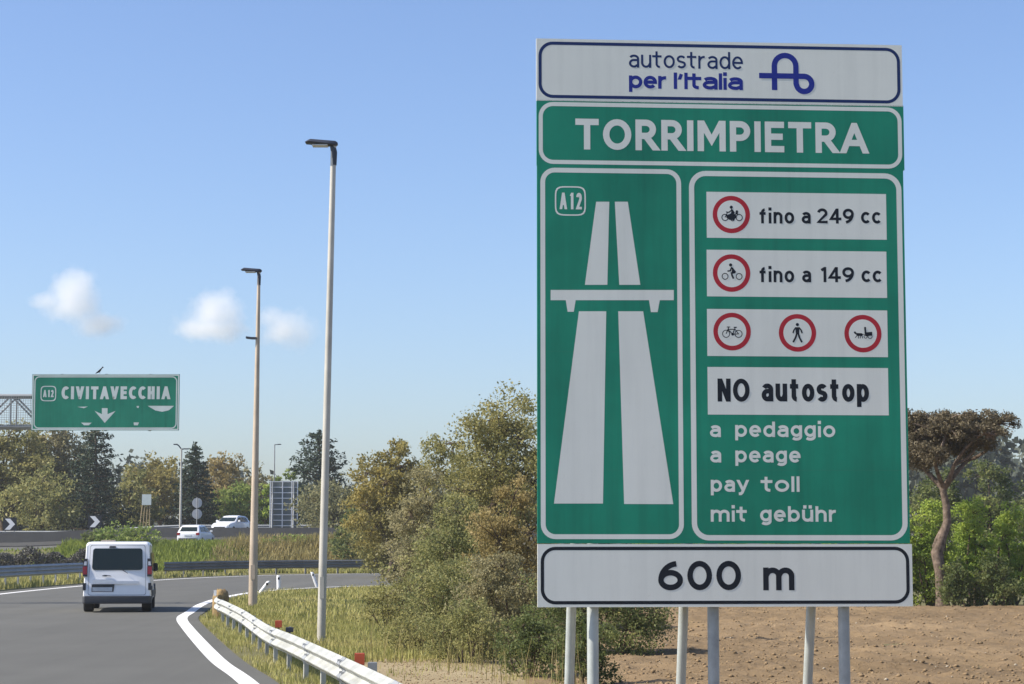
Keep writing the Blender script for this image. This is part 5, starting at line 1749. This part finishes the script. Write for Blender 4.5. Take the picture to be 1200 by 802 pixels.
# young shrubs and seedlings scattered among bank grass
for i, (px, py, wp, Y, mt, sd, lab) in enumerate(((152, 612, 66, 141, 'green', 71, 'green bush above the roof of the white van'), (118, 622, 40, 143, 'deep', 72, 'dark bush behind the left side of the white van'),
        (345, 628, 46, 141, 'green', 73, 'green bush on the bank below the steel sign frame'))):
    broad_tree('bush', lab, 'bush', px, py, wp, Y, L_[mt], sd, 0.0, 7, 0.8, group='bushes on the grass bank', stems=5)

# --- clods and stones on the bare soil
def lumps(name, X, Y, Z, size, mat, label, seed):
    rng = np.random.RandomState(seed)
    base = np.array([(1,0,0),(-1,0,0),(0,1,0),(0,-1,0),(0,0,1),(0,0,-1)], float)
    tri = np.array([(0,2,4),(2,1,4),(1,3,4),(3,0,4),(2,0,5),(1,2,5),(3,1,5),(0,3,5)])
    n = len(X)
    a = rng.uniform(0, 6.28, n)
    s = size[:, None, None] * rng.uniform(0.6, 1.3, (n, 6, 1)) * base[None] * np.array([1, 1, 0.6])
    ca, sa = np.cos(a)[:, None], np.sin(a)[:, None]
    V = np.stack([s[:, :, 0] * ca - s[:, :, 1] * sa, s[:, :, 0] * sa + s[:, :, 1] * ca, s[:, :, 2]], 2)
    V += np.stack([X, Y, Z], 1)[:, None, :]
    F = (np.arange(n)[:, None, None] * 6 + tri[None]).reshape(-1, 3)
    o = np_mesh(name, V.reshape(-1, 3), F, mat)
    return tag(o, label, 'soil', kind='stuff')
rng = np.random.RandomState(55)
n = 15000
Yv = 22 + 40 * rng.rand(n) ** 1.4; X = 0.6 + rng.rand(n) * (Yv * 0.30)
lumps('soil_clods', X, Yv, field_z(X, Yv) + 0.005, 0.010 + 0.045 * rng.rand(n) ** 4, M['clod'], 'brown soil clods strewn over the bare field', 56)
n = 130
Yv = 22 + 36 * rng.rand(n); X = 0.6 + rng.rand(n) * (Yv * 0.28)
lumps('pale_stones', X, Yv, field_z(X, Yv) + 0.01, 0.012 + 0.03 * rng.rand(n) ** 2, M['stone'], 'small pale stones scattered over the bare field', 57)
n = 2600
Yv = rng.uniform(24, 36, n); X = np.interp(Yv, [24, 36], [-1.0, -2.4]) + rng.rand(n) * 3.4
lumps('track_gravel', X, Yv, np.full(n, 0.008), 0.008 + 0.022 * rng.rand(n) ** 3, M['clod'], 'loose gravel on the dirt track beside the guardrail', 58)

# ------------------------------------------------------------------ clouds
def cloud(label, lobes, Y, dens, seed):
    """a real volume of vapour far away"""
    c0 = at(lobes[0][0], lobes[0][1], Y)
    s_ = Y / FPX
    m, nt, b = new_mat('vapour')
    nt.nodes.remove(b)
    pv = node(nt, 'ShaderNodeVolumePrincipled')
    pv.inputs['Color'].default_value = (0.99, 0.99, 0.99, 1)
    pv.inputs['Anisotropy'].default_value = 0.2
    tc = node(nt, 'ShaderNodeTexCoord')
    tot = None
    rmax = 0
    for px, py, rx, ry in lobes:
        p = at(px, py, Y) - c0
        vs = node(nt, 'ShaderNodeVectorMath', operation='SUBTRACT')
        nt.links.new(tc.outputs['Object'], vs.inputs[0]); vs.inputs[1].default_value = p
        vd = node(nt, 'ShaderNodeVectorMath', operation='DIVIDE')
        nt.links.new(vs.outputs[0], vd.inputs[0]); vd.inputs[1].default_value = (rx * s_, rx * s_, ry * s_)
        ln = node(nt, 'ShaderNodeVectorMath', operation='LENGTH')
        nt.links.new(vd.outputs[0], ln.inputs[0])
        inv = node(nt, 'ShaderNodeMath', operation='SUBTRACT'); inv.inputs[0].default_value = 1.0
        nt.links.new(ln.outputs['Value'], inv.inputs[1])
        if tot is None: tot = inv
        else:
            mx = node(nt, 'ShaderNodeMath', operation='SMOOTH_MAX'); mx.inputs[2].default_value = 0.2
            nt.links.new(tot.outputs[0], mx.inputs[0]); nt.links.new(inv.outputs[0], mx.inputs[1]); tot = mx
    nz = noise(nt, 0.085 * 900 / Y, 5, 0.62, tc.outputs['Object'])
    nz.noise_dimensions = '4D'; nz.inputs['W'].default_value = seed * 1.7
    a = node(nt, 'ShaderNodeMath', operation='MULTIPLY_ADD')
    nt.links.new(nz.outputs['Fac'], a.inputs[0]); a.inputs[1].default_value = 1.7; a.inputs[2].default_value = -1.02
    sm = node(nt, 'ShaderNodeMath', operation='ADD')
    nt.links.new(tot.outputs[0], sm.inputs[0]); nt.links.new(a.outputs[0], sm.inputs[1])
    cl = node(nt, 'ShaderNodeMapRange')
    cl.inputs['From Min'].default_value = 0.0; cl.inputs['From Max'].default_value = 0.75
    cl.inputs['To Min'].default_value = 0.0; cl.inputs['To Max'].default_value = dens
    nt.links.new(sm.outputs[0], cl.inputs['Value'])
    nt.links.new(cl.outputs[0], pv.inputs['Density'])
    nt.links.new(pv.outputs[0], nt.nodes['Material Output'].inputs['Volume'])
    lo = [1e9] * 3; hi = [-1e9] * 3
    for px, py, rx, ry in lobes:
        p = at(px, py, Y) - c0
        for k, e in enumerate((rx, rx, ry)):
            lo[k] = min(lo[k], p[k] - e * s_ * 1.3); hi[k] = max(hi[k], p[k] + e * s_ * 1.3)
    mb = MB(); mb.box([(lo[k] + hi[k]) / 2 for k in range(3)], [hi[k] - lo[k] for k in range(3)])
    o = mb.build('cloud', m); o.location = c0
    tag(o, label, 'cloud', 'small white clouds low in the sky')
cloud('small puffy cloud alone at the left with a faint tail to the right', [(84, 354, 44, 44), (88, 334, 28, 30), (116, 380, 38, 20), (56, 352, 26, 16)], 900, 0.10, 1)
cloud('small round cloud left of the brownish lamp post', [(250, 368, 46, 34), (248, 386, 56, 22)], 900, 0.10, 2)
cloud('small faint cloud just right of the brownish lamp post', [(334, 388, 46, 30), (316, 374, 30, 22)], 900, 0.07, 3)

# ------------------------------------------------------------------ thin summer haze between us and the trees
m, nt, b = new_mat('haze_air')
nt.nodes.remove(b)
pv = node(nt, 'ShaderNodeVolumePrincipled')
pv.inputs['Color'].default_value = (0.93, 0.96, 1.0, 1)
pv.inputs['Density'].default_value = 0.00022
nt.links.new(pv.outputs[0], nt.nodes['Material Output'].inputs['Volume'])
mb = MB(); mb.box((10, 170, 8.0), (420, 400, 22.0))
tag(mb.build('haze', m), 'thin pale haze in the air over the road and the trees', 'haze', kind='stuff')
